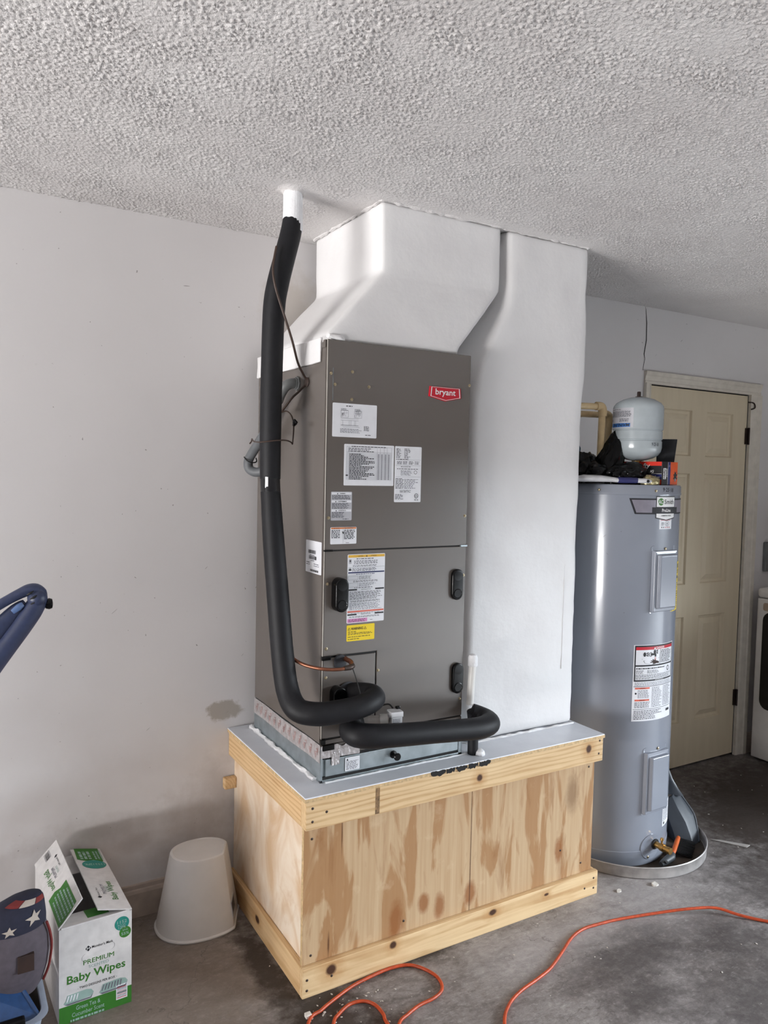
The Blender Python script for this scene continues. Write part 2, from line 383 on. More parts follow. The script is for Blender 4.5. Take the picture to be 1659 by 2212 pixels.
class Sheet:
    """flat print laid on a surface; fn(u, v, off) -> world point"""
    def __init__(s, fn, div=0): s.fn = fn; s.mb = MB(); s.mats = []; s.div = div
    def mat(s, m):
        if m not in s.mats: s.mats.append(m)
        s.mb.cur = s.mats.index(m)
    def rect(s, u0, u1, v0, v1, m, off=.0004):
        s.mat(m); n = max(1, math.ceil((u1 - u0) / s.div)) if s.div else 1
        for k in range(n):
            a, b = u0 + (u1 - u0) * k / n, u0 + (u1 - u0) * (k + 1) / n
            s.mb.poly([s.fn(a, v0, off), s.fn(b, v0, off), s.fn(b, v1, off), s.fn(a, v1, off)])
    def poly(s, pts, m, off=.0005): s.mat(m); s.mb.poly([s.fn(u, v, off) for u, v in pts])
    def disc(s, u, v, r, m, off=.0005, ry=None, n=24): s.poly([(u + r * math.cos(2 * PI * k / n), v + (ry or r) * math.sin(2 * PI * k / n)) for k in range(n)], m, off)
    def ring(s, u, v, r, w, m, off=.0005, n=24):
        s.mat(m)
        for k in range(n):
            a, b = 2 * PI * k / n, 2 * PI * (k + 1) / n
            s.mb.poly([s.fn(u + q * math.cos(c), v + q * math.sin(c), off) for q, c in ((r, a), (r, b), (r - w, b), (r - w, a))])
    def frame(s, u0, u1, v0, v1, w, m, off=.0005):
        s.rect(u0, u1, v0, v0 + w, m, off); s.rect(u0, u1, v1 - w, v1, m, off); s.rect(u0, u0 + w, v0 + w, v1 - w, m, off); s.rect(u1 - w, u1, v0 + w, v1 - w, m, off)
    def text(s, body, u, v, h, m, width=None, bold=0.0, rot=0.0, off=.0006, shear=0.0):
        vs, fs = text_polys(body, h, width, bold, shear); s.mat(m); ca, sa = math.cos(rad(rot)), math.sin(rad(rot))
        P = [s.fn(u + x * ca - y * sa, v + x * sa + y * ca, off) for x, y in vs]
        for f in fs: s.mb.poly([P[i] for i in f])
    def lines(s, u0, u1, v1, v0, n, rng, m='print_black', fill=.8, ht=.42, ragged=.25, word=.008):
        """n rows of print too small to read"""
        p = (v1 - v0) / n
        for i in range(n):
            top = v1 - p * i - p * .25; u = u0; end = u1 - (u1 - u0) * ragged * rng.random()
            while u < end - .002:
                w = word * rng.uniform(.4, 1.5); w = min(w, end - u)
                s.rect(u, u + w, top - p * ht, top, m, .0013); u += w + word * .3
    def tri(s, u, v, h, m, off=.0006): s.poly([(u - h * .55, v - h * .5), (u + h * .55, v - h * .5), (u, v + h * .5)], m, off)
    def make(s, name, parent): return part(name, s.mb, s.mats, parent, weld=False)
def round_rect(u0, u1, v0, v1, r, n=4):
    out = []
    for cx, cy, a0 in ((u1 - r, v1 - r, 0), (u0 + r, v1 - r, 90), (u0 + r, v0 + r, 180), (u1 - r, v0 + r, 270)):
        out += [(cx + r * math.cos(rad(a0 + 90 * k / n)), cy + r * math.sin(rad(a0 + 90 * k / n))) for k in range(n + 1)]
    return out
def sticker(name, fn, w, h, mat, parent, r=.003, th=.0008, label=None, cols=0):
    """a label plate (a part) with its outline edge; print goes on it as a sub-part"""
    pts = round_rect(0, w, 0, h, r)
    mb = MB()
    if cols: mb.loft([[fn(w * k / cols, v, q) for v, q in ((0, 0), (h, 0), (h, th), (0, th))] for k in range(cols + 1)])
    else: mb.loft([[fn(u, v, 0) for u, v in pts], [fn(u, v, th) for u, v in pts]])
    o = part(name, mb, mat, parent)
    if label: o['label'] = label
    return o
def bent(mb, amp, scale, seed=0):
    off = Vector((seed * 7.1, seed * 3.3, seed * 1.7))
    mb.v = [tuple(Vector(p) + amp * noise.noise_vector(Vector(p) * scale + off)) for p in mb.v]; return mb
rng = random.Random(7)
H = 2.424
# ------------------------------------------------------------------ setting
XL, XR, YF = -3.5, 4.35, -6.0
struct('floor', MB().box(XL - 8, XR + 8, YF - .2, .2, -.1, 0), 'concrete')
def ceiling():
    import numpy as np
    x0, x1, y0, y1, st = -.80, 3.90, -2.45, -.001, .0033
    nx, ny = int((x1 - x0) / st), int((y1 - y0) / st)
    r = np.random.default_rng(4)
    kx = np.fft.fftfreq(nx, st)[None, :]; ky = np.fft.rfftfreq(ny, st)[:, None]
    kx = np.fft.rfftfreq(nx, st)[None, :]; ky = np.fft.fftfreq(ny, st)[:, None]
    def band(s1, s2):
        f = np.fft.rfft2(r.standard_normal((ny, nx)))
        k2 = kx ** 2 + ky ** 2
        g = np.fft.irfft2(f * (np.exp(-2 * (PI * s1) ** 2 * k2) - np.exp(-2 * (PI * s2) ** 2 * k2)), s=(ny, nx))
        return g / g.std()
    g = band(.0015, .0042); g2 = band(.03, .2)
    xs = np.linspace(x0, x1, nx); ys = np.linspace(y0, y1, ny); X, Y = np.meshgrid(xs, ys)
    amp = .0030 * np.clip(1 + .15 * g2, .4, 1.5)
    # trowelled smooth around the pipe sleeve and along the plenum edge
    d = np.minimum(np.hypot(X - .594, Y + .467) - .06, np.maximum(np.abs(X - 1.29) - .50, np.abs(Y + .3) - .27))
    amp *= np.clip(d / .05, .15, 1)
    amp *= 1 - .75 * np.clip((X - 2.0) / 1.4, 0, 1) * np.clip((Y + .75) / .6, 0, 1)   # worn smoother towards the door
    Z = H - amp * np.clip(g - .3, 0, 1.2)
    v = np.stack([X, Y, Z], -1).reshape(-1, 3)
    i = (np.arange(ny - 1)[:, None] * nx + np.arange(nx - 1)[None, :]).reshape(-1)
    q = np.stack([i, i + nx, i + nx + 1, i + 1], -1)
    b = len(v)
    ex = np.array([(XL, YF, H), (XR, YF, H), (XR, y0, H), (XL, y0, H), (XL, 0, H), (x0, y0, H), (x0, 0, H), (x1, y0, H), (XR, 0, H), (x1, 0, H)])
    v = np.concatenate([v, ex]); q = np.concatenate([q, b + np.array([(0, 3, 2, 1), (3, 4, 6, 5), (7, 9, 8, 2)])])
    me = bpy.data.meshes.new('ceiling'); me.vertices.add(len(v)); me.vertices.foreach_set('co', v.astype('f4').ravel())
    me.loops.add(q.size); me.loops.foreach_set('vertex_index', q.astype('i4').ravel())
    me.polygons.add(len(q)); me.polygons.foreach_set('loop_start', np.arange(0, q.size, 4, dtype='i4'))
    me.polygons.foreach_set('use_smooth', np.ones(len(q), dtype=bool))
    me.update(calc_edges=True); me.validate(); me.materials.append(M['ceiling_texture'])
    o = link('ceiling', me); o['kind'] = 'structure'
    return o
ceil_ob = ceiling()
s = struct('ceiling_slab', MB().box(XL - .2, XR + .2, YF - .2, .2, H + .004, H + .1), 'ceiling_texture', ceil_ob)
DX0, DX1, DZ = 2.758, 3.560, 2.04
wb = struct('wall_back', MB().box(XL, DX0 - .012, 0, .12, 0, H).box(DX1 + .012, XR, 0, .12, 0, H).box(DX0 - .012, DX1 + .012, 0, .12, DZ + .012, H), 'wall_paint')
# side walls with their garage openings, front wall with a small window (all out of the frame)
struct('wall_right', MB().box(XR, XR + .12, -2.0, .12, 0, H).box(XR, XR + .12, YF, -5.85, 0, H).box(XR, XR + .12, -5.85, -2.0, 1.55, H), 'dark_unseen_wall')
struct('wall_left', MB().box(XL - .12, XL, -.9, .12, 0, H).box(XL - .12, XL, YF, -3.6, 0, H).box(XL - .12, XL, -3.6, -.9, 2.15, H), 'wall_paint')
struct('wall_front', MB().box(XL - .12, -1.8, YF - .12, YF, 0, H).box(-.6, XR + .12, YF - .12, YF, 0, H).box(-1.8, -.6, YF - .12, YF, 0, .85).box(-1.8, -.6, YF - .12, YF, 2.05, H), 'dark_unseen_wall')
# crack in the plaster above the door corner: a thin groove filled dark, proud of nothing
ck = [(2.692, 2.42), (2.696, 2.41), (2.706, 2.345), (2.708, 2.258), (2.695, 2.188), (2.702, 2.166), (2.690, 2.108)]
mb = MB()
for (a, b), w0, w1 in zip(zip(ck, ck[1:]), (.001, .0015, .003, .0032, .003, .002), (.0015, .003, .0032, .003, .002, .0015)):
    mb.poly([(a[0] - w0, -.0006, a[1]), (b[0] - w1, -.0006, b[1]), (b[0] + w1, -.0006, b[1]), (a[0] + w0, -.0006, a[1])])
part('crack', mb, 'black_gap', wb, weld=False)
# baseboards
def base_prof(x0, x1): return MB().loft([[(x, 0, 0), (x, -.014, 0), (x, -.014, .085), (x, -.011, .095), (x, -.008, .099), (x, -.007, .112), (x, 0, .115)] for x in (x0, x1)])
struct('baseboard_back', base_prof(XL, .555), 'baseboard_dirt_shade')
struct('baseboard_right', base_prof(DX1 + .095, XR), 'baseboard_dirt_shade')
# door: six raised panels set in recesses, casing, hinges
mb = MB(); dy = .012
rows = [(1.932, 1.692), (1.60, 1.005), (.83, .25)]; cols = [(2.872, 3.095), (3.215, 3.438)]
xs = [DX0, cols[0][0], cols[0][1], cols[1][0], cols[1][1], DX1]; zs = [.012, .25, .83, 1.005, 1.60, 1.692, 1.932, DZ]
for i in range(5):
    for j in range(7):
        if i in (1, 3) and j in (1, 3, 5): continue
        mb.poly([(xs[i], dy, zs[j]), (xs[i + 1], dy, zs[j]), (xs[i + 1], dy, zs[j + 1]), (xs[i], dy, zs[j + 1])])
mb.box(DX0, DX1, dy + .02, dy + .038, .012, DZ)
mb.poly([(DX0, dy, .012), (DX0, dy, DZ), (DX0, dy + .03, DZ), (DX0, dy + .03, .012)]); mb.poly([(DX0, dy, DZ), (DX1, dy, DZ), (DX1, dy + .03, DZ), (DX0, dy + .03, DZ)])
door = struct('door_1', mb, 'door_paint', weld=False)
for c0, c1 in cols:
    for z1, z0 in rows:
        def rr(i, y): return [(c0 + i, y, z0 + i), (c1 - i, y, z0 + i), (c1 - i, y, z1 - i), (c0 + i, y, z1 - i)]
        part('door_panel', MB().loft([rr(0, dy), rr(.006, dy + .011), rr(.020, dy + .013), rr(.024, dy + .011), rr(.048, dy + .003)], cap=False).poly(rr(.048, dy + .003)), 'door_paint', door, weld=False)
for zc in (1.816, .335):
    hg = part('hinge', MB().box(DX1 - .014, DX1 + .020, .003, .0115, zc - .045, zc + .045), 'hinge_bronze', door)
    part('hinge_knuckle', MB().lathe((DX1 + .004, -.001, zc), [(.006, -.047), (.006, .047)], 12), 'hinge_bronze', hg, smooth=True)
lt = part('door_catch', MB().tube([(DX1 - .004, .004, 2.005), (DX1 + .02, -.012, 2.0), (DX1 + .026, -.016, 1.975), (DX1 + .006, -.006, 1.965)], .004, 8), 'hinge_bronze', door, smooth=True)
mbx = MB()
def cas(x0, x1, z0, z1, side):
    # moulded casing with an inner bead
    if side == 'v':
        w = x1 - x0; inn = x0 < DX0
        a, b = (x1, x0) if inn else (x0, x1); sg = -1 if inn else 1
        pr = [(a, .012), (a, -.006), (a + sg * w * .18, -.010), (a + sg * w * .26, -.007), (a + sg * w * .62, -.011), (a + sg * w * .70, -.016), (b, -.018), (b, .0)]
        return MB().loft([[(p, q, z) for p, q in pr] for z in (z0, z1)])
    w = z1 - z0
    pr = [(z0, .012), (z0, -.006), (z0 + w * .18, -.010), (z0 + w * .26, -.007), (z0 + w * .62, -.011), (z0 + w * .70, -.016), (z1, -.018), (z1, 0)]
    return MB().loft([[(x, q, p) for p, q in pr] for x in (x0, x1)])
tr = struct('trim_1', cas(2.703, DX0 - .006, 0, DZ + .006, 'v'), 'trim_paint')
struct('trim_2', cas(DX1 + .006, 3.648, 0, DZ + .006, 'v'), 'trim_paint')
struct('trim_3', cas(2.703, 3.648, DZ + .006, DZ + .066, 'h'), 'trim_paint')
struct('trim_4', MB().box(DX0 - .012, DX0, .012, .12, 0, DZ).box(DX1, DX1 + .012, .012, .12, 0, DZ).box(DX0 - .012, DX1 + .012, .012, .12, DZ + .0035, DZ + .012).box(DX0, DX1, .06, .12, 0, DZ), 'black_gap')
# ------------------------------------------------------------------ wooden platform
T = .6209
pf = thing('wooden_platform', (1.17, -.34, 0), 'raw plywood and pine box platform with grey painted top under the air handler', 'platform')
part('top_panel', MB().box(.562, 1.776, -.690, -.001, T - .014, T), 'platform_paint', pf, bevel=.002)
part('panel_edge', MB().box(.5615, 1.7765, -.6905, -.002, T - .0142, T - .0035), 'plywood_edge', pf)
part('front_panel', MB().box(.578, 1.768, -.651, -.637, .0, T - .014), 'plywood_front', pf)
part('side_panel', MB().box(.590, .602, -.637, -.002, .0, T - .014), 'plywood_side', pf)
part('side_panel', MB().box(1.752, 1.766, -.637, -.002, .0, T - .014), 'plywood_side', pf)
part('plywood_edge_strip', MB().box(.5775, .5905, -.6505, -.6375, .088, .52), 'plywood_edge', pf)
part('front_trim_board', MB().box(.5665, 1.773, -.686, -.651, .520, T - .0145), 'pine_front', pf, bevel=.003)
part('side_trim_board', MB().box(.5668, .590, -.6505, -.002, .520, T - .0145), 'pine_side', pf, bevel=.003)
part('front_trim_board', MB().box(.5707, 1.7865, -.671, -.651, 0, .091), 'pine_front', pf, bevel=.004)
part('side_trim_board', MB().box(.5712, .5895, -.6505, -.004, 0, .090), 'pine_side', pf, bevel=.004)
part('side_trim_board', MB().box(1.767, 1.7863, -.6505, -.004, 0, .090), 'pine_side', pf, bevel=.004)
part('ledger_block', MB().box(.545, .5895, -.03, -.002, .40, .44), 'pine_side', pf, bevel=.004)
sm = None
def screw_at(p, parent, axis='y', r=.0042, mat='solder_dark'):
    mb = MB().lathe((0, 0, 0), [(r, .0015), (r, 0), (r * .55, -.001)], 10, axis)
    o = part('screw', mb, mat, parent); o.location = Vector(p) - world_loc(parent); return o
s0 = screw_at((.588, -.6865, .585), pf)
for x, y, z in ((.588, -.6865, .545), (.634, -.6865, .566), (1.755, -.6865, .598), (1.752, -.6865, .55), (.604, -.6515, .475), (.606, -.6515, .115), (.935, -.6515, .128), (1.715, -.6515, .128), (1.74, -.6515, .49), (1.61, -.6515, .20),
                (.586, -.6715, .056), (.586, -.6715, .024), (.668, -.6715, .044), (1.765, -.6715, .066), (1.766, -.6715, .028), (1.72, -.6715, .037)):
    c = clone(s0, Vector((x, y, z)) - world_loc(pf)); c.parent = pf
rt_ = random.Random(21)
for x0, w in ((1.000, .058), (1.060, .034), (1.098, .046), (1.148, .040), (1.193, .048)):
    # jagged smear over the edge of the top panel and the top of the trim board
    n = 9; lo = [(x0 + w * k / n, T - .009 - .008 * rt_.random() - .006 * math.sin(PI * k / n)) for k in range(n + 1)]; hi = [(x0 + w * k / n + .002 * rt_.random(), T - .001 - .004 * rt_.random()) for k in range(n + 1)]
    part('tar_smear', MB().loft([[(x, y, z) for x, z in lo + hi[::-1]] for y in (-.6885, -.6912)]), 'tar_black', pf)
part('stain_band', bent(MB().box(.8000, .8150, -.68625, -.685, .523, .604), .0006, 40), 'wood_stain', pf)
# bead of white caulk around the metal base
cp = [(.641, -.045 - i * .0285 + 0, T + .002) for i in range(20)]
mb = MB().tube([(x + rng.uniform(-.003, .002), y, z) for x, y, z in cp], [.006 + rng.uniform(0, .007) for _ in cp], 8, sub=3)
part('caulk_bead', bent(mb, .004, 55), 'white_caulk', pf, smooth=True)
cp = [(.66 + i * .028, -.6155, T) for i in range(20)]
part('caulk_bead', bent(MB().tube([(x, y + rng.uniform(-.002, .001), z) for x, y, z in cp], [.003 + rng.uniform(0, .002) for _ in cp], 8, sub=3), .002, 60, 2), 'white_caulk', pf, smooth=True)

# ------------------------------------------------------------------ galvanized filter base
AX0, AX1, AY0, AY1 = .6477, 1.1754, -.6105, -.0491
fb = thing('filter_base', (.91, -.33, T), 'shiny galvanized metal base under the air handler with a foil tape strip', 'filter base')
part('base_body', MB().box(AX0 - .001, AX1 + .003, AY0 + .006, AY1, T, .735), 'galvanized', fb, bevel=.002)
part('frame_rail', MB().box(AX0 - .0012, AX1 + .003, AY0 - .001, AY0 + .007, T, .629), 'galvanized', fb, bevel=.001)
part('gasket', MB().box(AX0 + .001, AX1, AY0 + .001, AY0 + .008, .628, .637), 'black_gap', fb)
part('gasket', MB().box(AX0 + .001, AX1, AY0 + .001, AY0 + .008, .692, .701), 'black_gap', fb)
part('corner_post', MB().box(AX0 - .0012, AX0 + .006, AY0 - .001, AY0 + .007, .62, .735), 'galvanized', fb, bevel=.001)
part('corner_post', MB().box(AX1 - .012, AX1 + .003, AY0 - .001, AY0 + .007, .62, .735), 'galvanized', fb, bevel=.001)
fd = part('filter_door', MB().box(AX0 + .016, AX1 - .014, AY0 - .002, AY0 + .006, .6385, .6915), 'galvanized', fb, bevel=.0015)
kb = part('knob', MB().lathe((.905, AY0 - .002, .668), [(.0125, 0), (.0125, -.003), (.0045, -.005), (.0045, -.020), (.0115, -.022), (.0125, -.027), (.0105, -.030)], 24, 'y'), 'black_plastic', fb, smooth=True)
part('rail_cover', MB().box(AX0 - .001, AX1 + .003, AY0 - .0005, AY0 + .006, .701, .737), 'cabinet_paint', fb)
# foil tape round the joint, crinkled, with its printed marks
def grid(fn, nu, nv):
    mb = MB()
    P = [[fn(i / nu, j / nv) for i in range(nu + 1)] for j in range(nv + 1)]
    for j in range(nv):
        for i in range(nu): mb.poly([P[j][i], P[j][i + 1], P[j + 1][i + 1], P[j + 1][i]])
    return mb
def cr(p, a=.0012, s=70): return a * (noise.noise(Vector(p) * s) + .6 * noise.noise(Vector(p) * s * 2.3))
tp = part('foil_tape', grid(lambda u, v: (AX0 - .0024 + cr((0, u, v * .1)), AY1 - .002 - u * .5585, .681 + v * .056 + .002 * math.sin(u * 9)), 90, 8), 'foil_tape', fb, smooth=True)
sh = Sheet(lambda u, v, off: (AX0 - .0042, AY1 - .002 - u, .681 + v))
for k in range(13):
    u = .025 + k * .042
    for j, (du, dv, w, h) in enumerate(((0, .012, .003, .014), (.006, .014, .0025, .018), (.0115, .022, .0025, .02), (.002, .030, .010, .0025), (.006, .040, .008, .0025), (.016, .034, .0025, .012), (-.004, .022, .0025, .010))):
        if (k * 5 + j * 3) % 7 != 0: sh.rect(u + du, u + du + w, dv, dv + h, 'foil_print', 0)
sh.make('tape_print', tp)['kind'] = 'stuff'
part('foil_tape', grid(lambda u, v: (AX0 - .002 + u * (.135 - .0 * v), AY0 - .003 - abs(cr((u, 3, v), .003, 12)), .698 + v * (.036 + .004 * math.sin(u * 20)) - u * .004), 40, 8), 'foil_tape', fb, smooth=True)
part('foil_patch', grid(lambda u, v: (.682 + u * .028, AY0 - .0045 - abs(cr((u, 5, v), .004, 9)), .672 + v * .040), 12, 12), 'foil_tape', fb, smooth=True)
fn = lambda u, v, off: (.730 + u, AY0 - .0045 - off, .645 + v)
lb = sticker('instruction_label', fn, .0505, .0425, 'label_white', fb, r=.001)
sh = Sheet(fn); sh.tri(.007, .036, .007, 'print_black', .0011); sh.lines(.003, .047, .031, .003, 8, rng, fill=.8); sh.make('label_print', lb)

# ------------------------------------------------------------------ air handler
ah = thing('air_handler', (.91, -.33, .735), 'tall taupe metal air handler cabinet covered in paper labels with a red badge', 'air handler')
AT = 1.963; FY = AY0
part('cabinet', MB().box(AX0, AX1, AY0 + .012, AY1, .737, AT), 'cabinet_paint', ah, bevel=.003)
part('cabinet_recess', MB().box(AX0 + .003, AX1 - .003, AY0 + .003, AY0 + .02, .738, AT - .003), 'black_gap', ah)
def panel(name, x0, x1, z0, z1, mat='cabinet_paint', y=FY, d=.012, bv=.002): return part(name, MB().box(x0, x1, y, y + d, z0, z1), mat, ah, bevel=bv, bseg=2)
panel('upper_panel', AX0 + .0015, AX1 - .0015, 1.3345, AT)
part('edge_highlight', MB().box(AX0 - .0004, AX0 + .0012, FY - .0004, FY + .003, .745, AT + .0005), 'highlight_tone', ah)  # bright strip painted in for the highlight along the cabinet's bevelled edge
# lower panel is cut out round the coil access panel
mb = MB().loft([[(x, y, z) for x, z in ((.8370, .7570), (AX1 - .0015, .7570), (AX1 - .0015, 1.3305), (AX0 + .0015, 1.3305), (AX0 + .0015, 1.0105), (.8370, 1.0105))] for y in (FY, FY + .012)])
part('lower_panel', mb, 'cabinet_paint', ah, bevel=.002)
ap = panel('access_panel', AX0 + .002, .8325, .7570, 1.0050)
panel('bottom_rail', AX0 + .0015, AX1 - .0015, .738, .7525)
part('clip', MB().box(AX0 - .003, AX0 + .026, FY - .006, FY + .004, 1.000, 1.012), 'black_plastic', ah, bevel=.001)
part('clip', MB().box(AX0 - .001, AX0 + .030, FY - .003, FY + .004, 1.3305, 1.3355), 'black_plastic', ah, bevel=.001)
part('clip', MB().box(AX1 - .026, AX1 + .001, FY - .004, FY + .004, 1.3300, 1.3360), 'galvanized', ah, bevel=.001)
part('clip', MB().box(AX0 - .004, AX0 + .012, FY - .008, FY + .004, .742, .757), 'black_plastic', ah, bevel=.001)
part('latch', MB().box(AX0 + .004, AX0 + .044, FY - .006, FY + .004, .720, .738), 'black_plastic', ah, bevel=.002)
part('latch', MB().box(AX1 - .040, AX1 - .001, FY - .006, FY + .004, .728, .744), 'black_plastic', ah, bevel=.002)
part('fold_line', MB().box(.6662, .6676, FY - .0006, FY + .001, 1.783, 1.880), 'galvanized', ah)
part('flange_tab', MB().box(AX0 - .003, AX0, -.600, -.575, 1.94, 1.963), 'cabinet_paint', ah, bevel=.001)
# hex head screws
def hexs(p):
    mb = MB().lathe((0, 0, 0), [(.0055, .001), (.0055, -.0008), (.0034, -.001), (.0034, -.0042), (.0026, -.0048)], 6, 'y')
    o = part('hex_screw', mb, 'screw_metal', ah, bevel=.0005); o.location = Vector(p) - world_loc(ah); return o
h0 = hexs((.660, FY, 1.863))
for x, z in ((.674, 1.831), (.732, 1.873), (.790, 1.832), (.731, 1.790), (1.170, 1.865), (.660, 1.432), (1.165, 1.433), (.660, 1.232), (1.166, 1.234), (.660, 1.034), (.843, .948), (.660, .945), (1.164, .815), (.852, .783)):
    c = clone(h0, Vector((x, FY, z)) - world_loc(ah)); c.parent = ah
# black oblong latch knobs
def capsule(x, z, w, h, y0, y1, n=14):
    r = w / 2; pts = [(x + r * math.cos(PI * k / n), z + h / 2 - r + r * math.sin(PI * k / n)) for k in range(n + 1)] + [(x - r * math.cos(PI * k / n), z - h / 2 + r - r * math.sin(PI * k / n)) for k in range(n + 1)]
    return MB().loft([[(p, y, q) for p, q in pts] for y in (y0, y1)])
for x, z, pr in ((.695, 1.200, .034), (.695, .868, .034), (1.136, 1.205, .013), (1.148, .888, .013)):
    hd = part('handle', capsule(x, z, .043, .103, FY + .001, FY - pr), 'black_plastic', ah, bevel=.004, bseg=3, angle=50, smooth=True)
    part('handle_button', MB().lathe((x, FY - pr, z - .030), [(.0165, .001), (.0165, -.001), (.0145, -.0018), (.0135, -.0006)], 24, 'y'), 'black_plastic', hd, smooth=True)
    part('handle_button', MB().lathe((x, FY - pr, z + .030), [(.0165, .001), (.0165, -.0006), (.014, -.0008)], 24, 'y'), 'black_plastic', hd, smooth=True)
# red badge with raised white rim and lettering
bp = [(1.0165, 1.850), (1.1275, 1.850), (1.1305, 1.820), (1.0735, 1.8085), (1.0135, 1.820)]
ctr = (1.072, 1.832)
def bs(k): return [(ctr[0] + (x - ctr[0]) * k, ctr[1] + (z - ctr[1]) * k) for x, z in bp]
bd = part('badge', MB().loft([[(x, y, z) for x, z in bs(k)] for k, y in ((1.10, FY + .001), (1.10, FY - .002), (1.04, FY - .004))]), 'print_red', ah)
sh = Sheet(lambda u, v, off: (u, FY - .004 - off, v)); A, B = bs(1.0), bs(.945)
for k in range(5):
    j = (k + 1) % 5; sh.poly([A[k], A[j], B[j], B[k]], 'print_white', .0005)
sh.text('bryant', 1.072, 1.8325, .0255, 'print_white', .079, bold=.012); sh.make('badge_lettering', bd)
# ---- paper labels on the front
def front(x0, z0): return lambda u, v, off: (x0 + u, FY - off, z0 + v)
K, OF = 'print_black', .0013
# wiring diagram
f = front(.667, 1.676); lb = sticker('wiring_label', f, .152, .101, 'label_white', ah); sh = Sheet(f)
for cx in (.040, .086):
    for k in range(9): sh.ring(cx + rng.uniform(-.009, .009), .071 + rng.uniform(-.007, .007), rng.uniform(.002, .006), .0005, 'print_grey', OF, 10)
    sh.lines(cx - .012, cx + .012, .086, .078, 2, rng, 'print_grey', word=.004); sh.frame(cx - .013, cx + .013, .059, .080, .0005, 'print_grey', OF)
for v in (.056, .050, .036, .034): sh.rect(.028, .088, v, v + .0006, 'print_grey', OF)
for u in (.034, .056, .062, .074, .078): sh.rect(u, u + .0006, .034, .050, 'print_grey', OF)
sh.rect(.034, .092, .030, .0306, 'print_grey', OF); sh.lines(.026, .105, .026, .012, 4, rng, 'print_grey', word=.006); sh.lines(.107, .130, .036, .020, 5, rng, 'print_black', word=.006); sh.lines(.112, .132, .010, .006, 1, rng, K)
sh.lines(.045, .070, .096, .090, 1, rng, K); sh.make('label_print', lb)
# equipment table
f = front(.7085, 1.530); lb = sticker('table_label', f, .1755, .1255, 'label_white', ah); sh = Sheet(f)
sh.lines(.025, .150, .121, .116, 1, rng, K, ragged=.05); sh.lines(.014, .108, .115, .102, 3, rng, K)
for v in [.102] + [.098 - .0042 * k for k in range(20)] + [.118]: sh.rect(.008, .166, v, v + .0005, 'print_grey', OF)
for u in (.008, .016, .114, .125, .139, .150, .1655): sh.rect(u, u + .0005, .018, .118, 'print_grey', OF)
for k in range(19):
    v = .0975 - .0042 * k; sh.lines(.018, .110, v, v - .0036, 1, rng, K, ht=.62, ragged=.55, word=.006)
    for u in (.116, .128, .141, .153): sh.rect(u + .001, u + .006, v - .003, v - .001, 'print_grey', OF)
sh.rect(.006, .0135, .029, .033, K, OF); sh.make('label_print', lb)
# rating plate
f = front(.888, 1.479); lb = sticker('rating_label', f, .099, .176, 'label_white', ah); sh = Sheet(f)
sh.lines(.004, .022, .170, .138, 9, rng, K, ragged=.3); sh.lines(.034, .060, .170, .138, 9, rng, K, ragged=.6); sh.lines(.004, .055, .137, .133, 1, rng, K)
for v in (.134, .116, .080): sh.rect(.003, .096, v, v + .0005, 'print_grey', OF)
for u in (.008, .030, .052, .074): sh.lines(u, u + .017, .130, .119, 3, rng, K, ragged=.05, word=.006)
sh.lines(.022, .070, .114, .110, 1, rng, K); sh.lines(.008, .090, .107, .103, 1, rng, K, ragged=.0); sh.lines(.022, .068, .101, .084, 5, rng, 'print_grey', ragged=.4); sh.ring(.077, .095, .006, .0012, 'solder_dark', OF)
sh.lines(.003, .034, .076, .042, 9, rng, K, ragged=.1); sh.lines(.036, .092, .074, .042, 7, rng, 'print_grey', ragged=.4); sh.lines(.020, .062, .039, .030, 3, rng, K); sh.lines(.003, .034, .026, .008, 5, rng, K, ragged=.4)
sh.ring(.082, .020, .0075, .0016, K, OF); sh.text('UL', .082, .020, .006, K, off=OF); sh.lines(.075, .090, .010, .004, 2, rng, K); sh.make('label_print', lb)
# grey three-language warning
f = front(.667, 1.424); lb = sticker('warning_label', f, .071, .087, 'label_grey', ah, label='grey label with three warning headings'); sh = Sheet(f)
for v, w, wd in ((.0815, 'WARNING', .018), (.0575, 'AVERTISSEMENT', .030), (.030, 'ADVERTENCIA', .026)):
    sh.rect(.002, .069, v - .0035, v + .0035, 'label_white', .001); sh.tri(.0355 - wd / 2 - .005, v, .0045, K, OF); sh.text(w, .038, v, .0034, K, wd, .02, off=OF)
sh.lines(.003, .068, .077, .063, 4, rng, K, ragged=.2); sh.lines(.003, .064, .053, .035, 6, rng, K, ragged=.2); sh.lines(.003, .046, .026, .008, 6, rng, K, ragged=.2); sh.lines(.040, .066, .006, .002, 1, rng, K)
sh.make('label_print', lb)
# orange headed label
f = front(.667, 1.352); lb = sticker('shock_label', f, .089, .0515, 'label_white', ah); sh = Sheet(f)
sh.rect(.0015, .0875, .046, .0505, 'print_orange', .0011); sh.text('WARNING', .024, .0482, .003, K, .014, off=OF + .0003); sh.text('AVERTISSEMENT', .066, .0482, .003, K, .023, off=OF + .0003)
sh.tri(.013, .0482, .003, K, OF + .0003); sh.tri(.050, .0482, .003, K, OF + .0003)
sh.rect(.0425, .0431, .002, .045, 'print_grey', OF); sh.lines(.003, .038, .044, .018, 6, rng, K, ragged=.35, ht=.55); sh.lines(.046, .086, .044, .014, 7, rng, K, ragged=.2, ht=.55)
sh.poly([(.038, .040), (.041, .037), (.044, .039), (.0455, .033), (.043, .030), (.0405, .033)], K, OF + .0002); sh.lines(.052, .064, .005, .002, 1, rng, K); sh.make('label_print', lb)
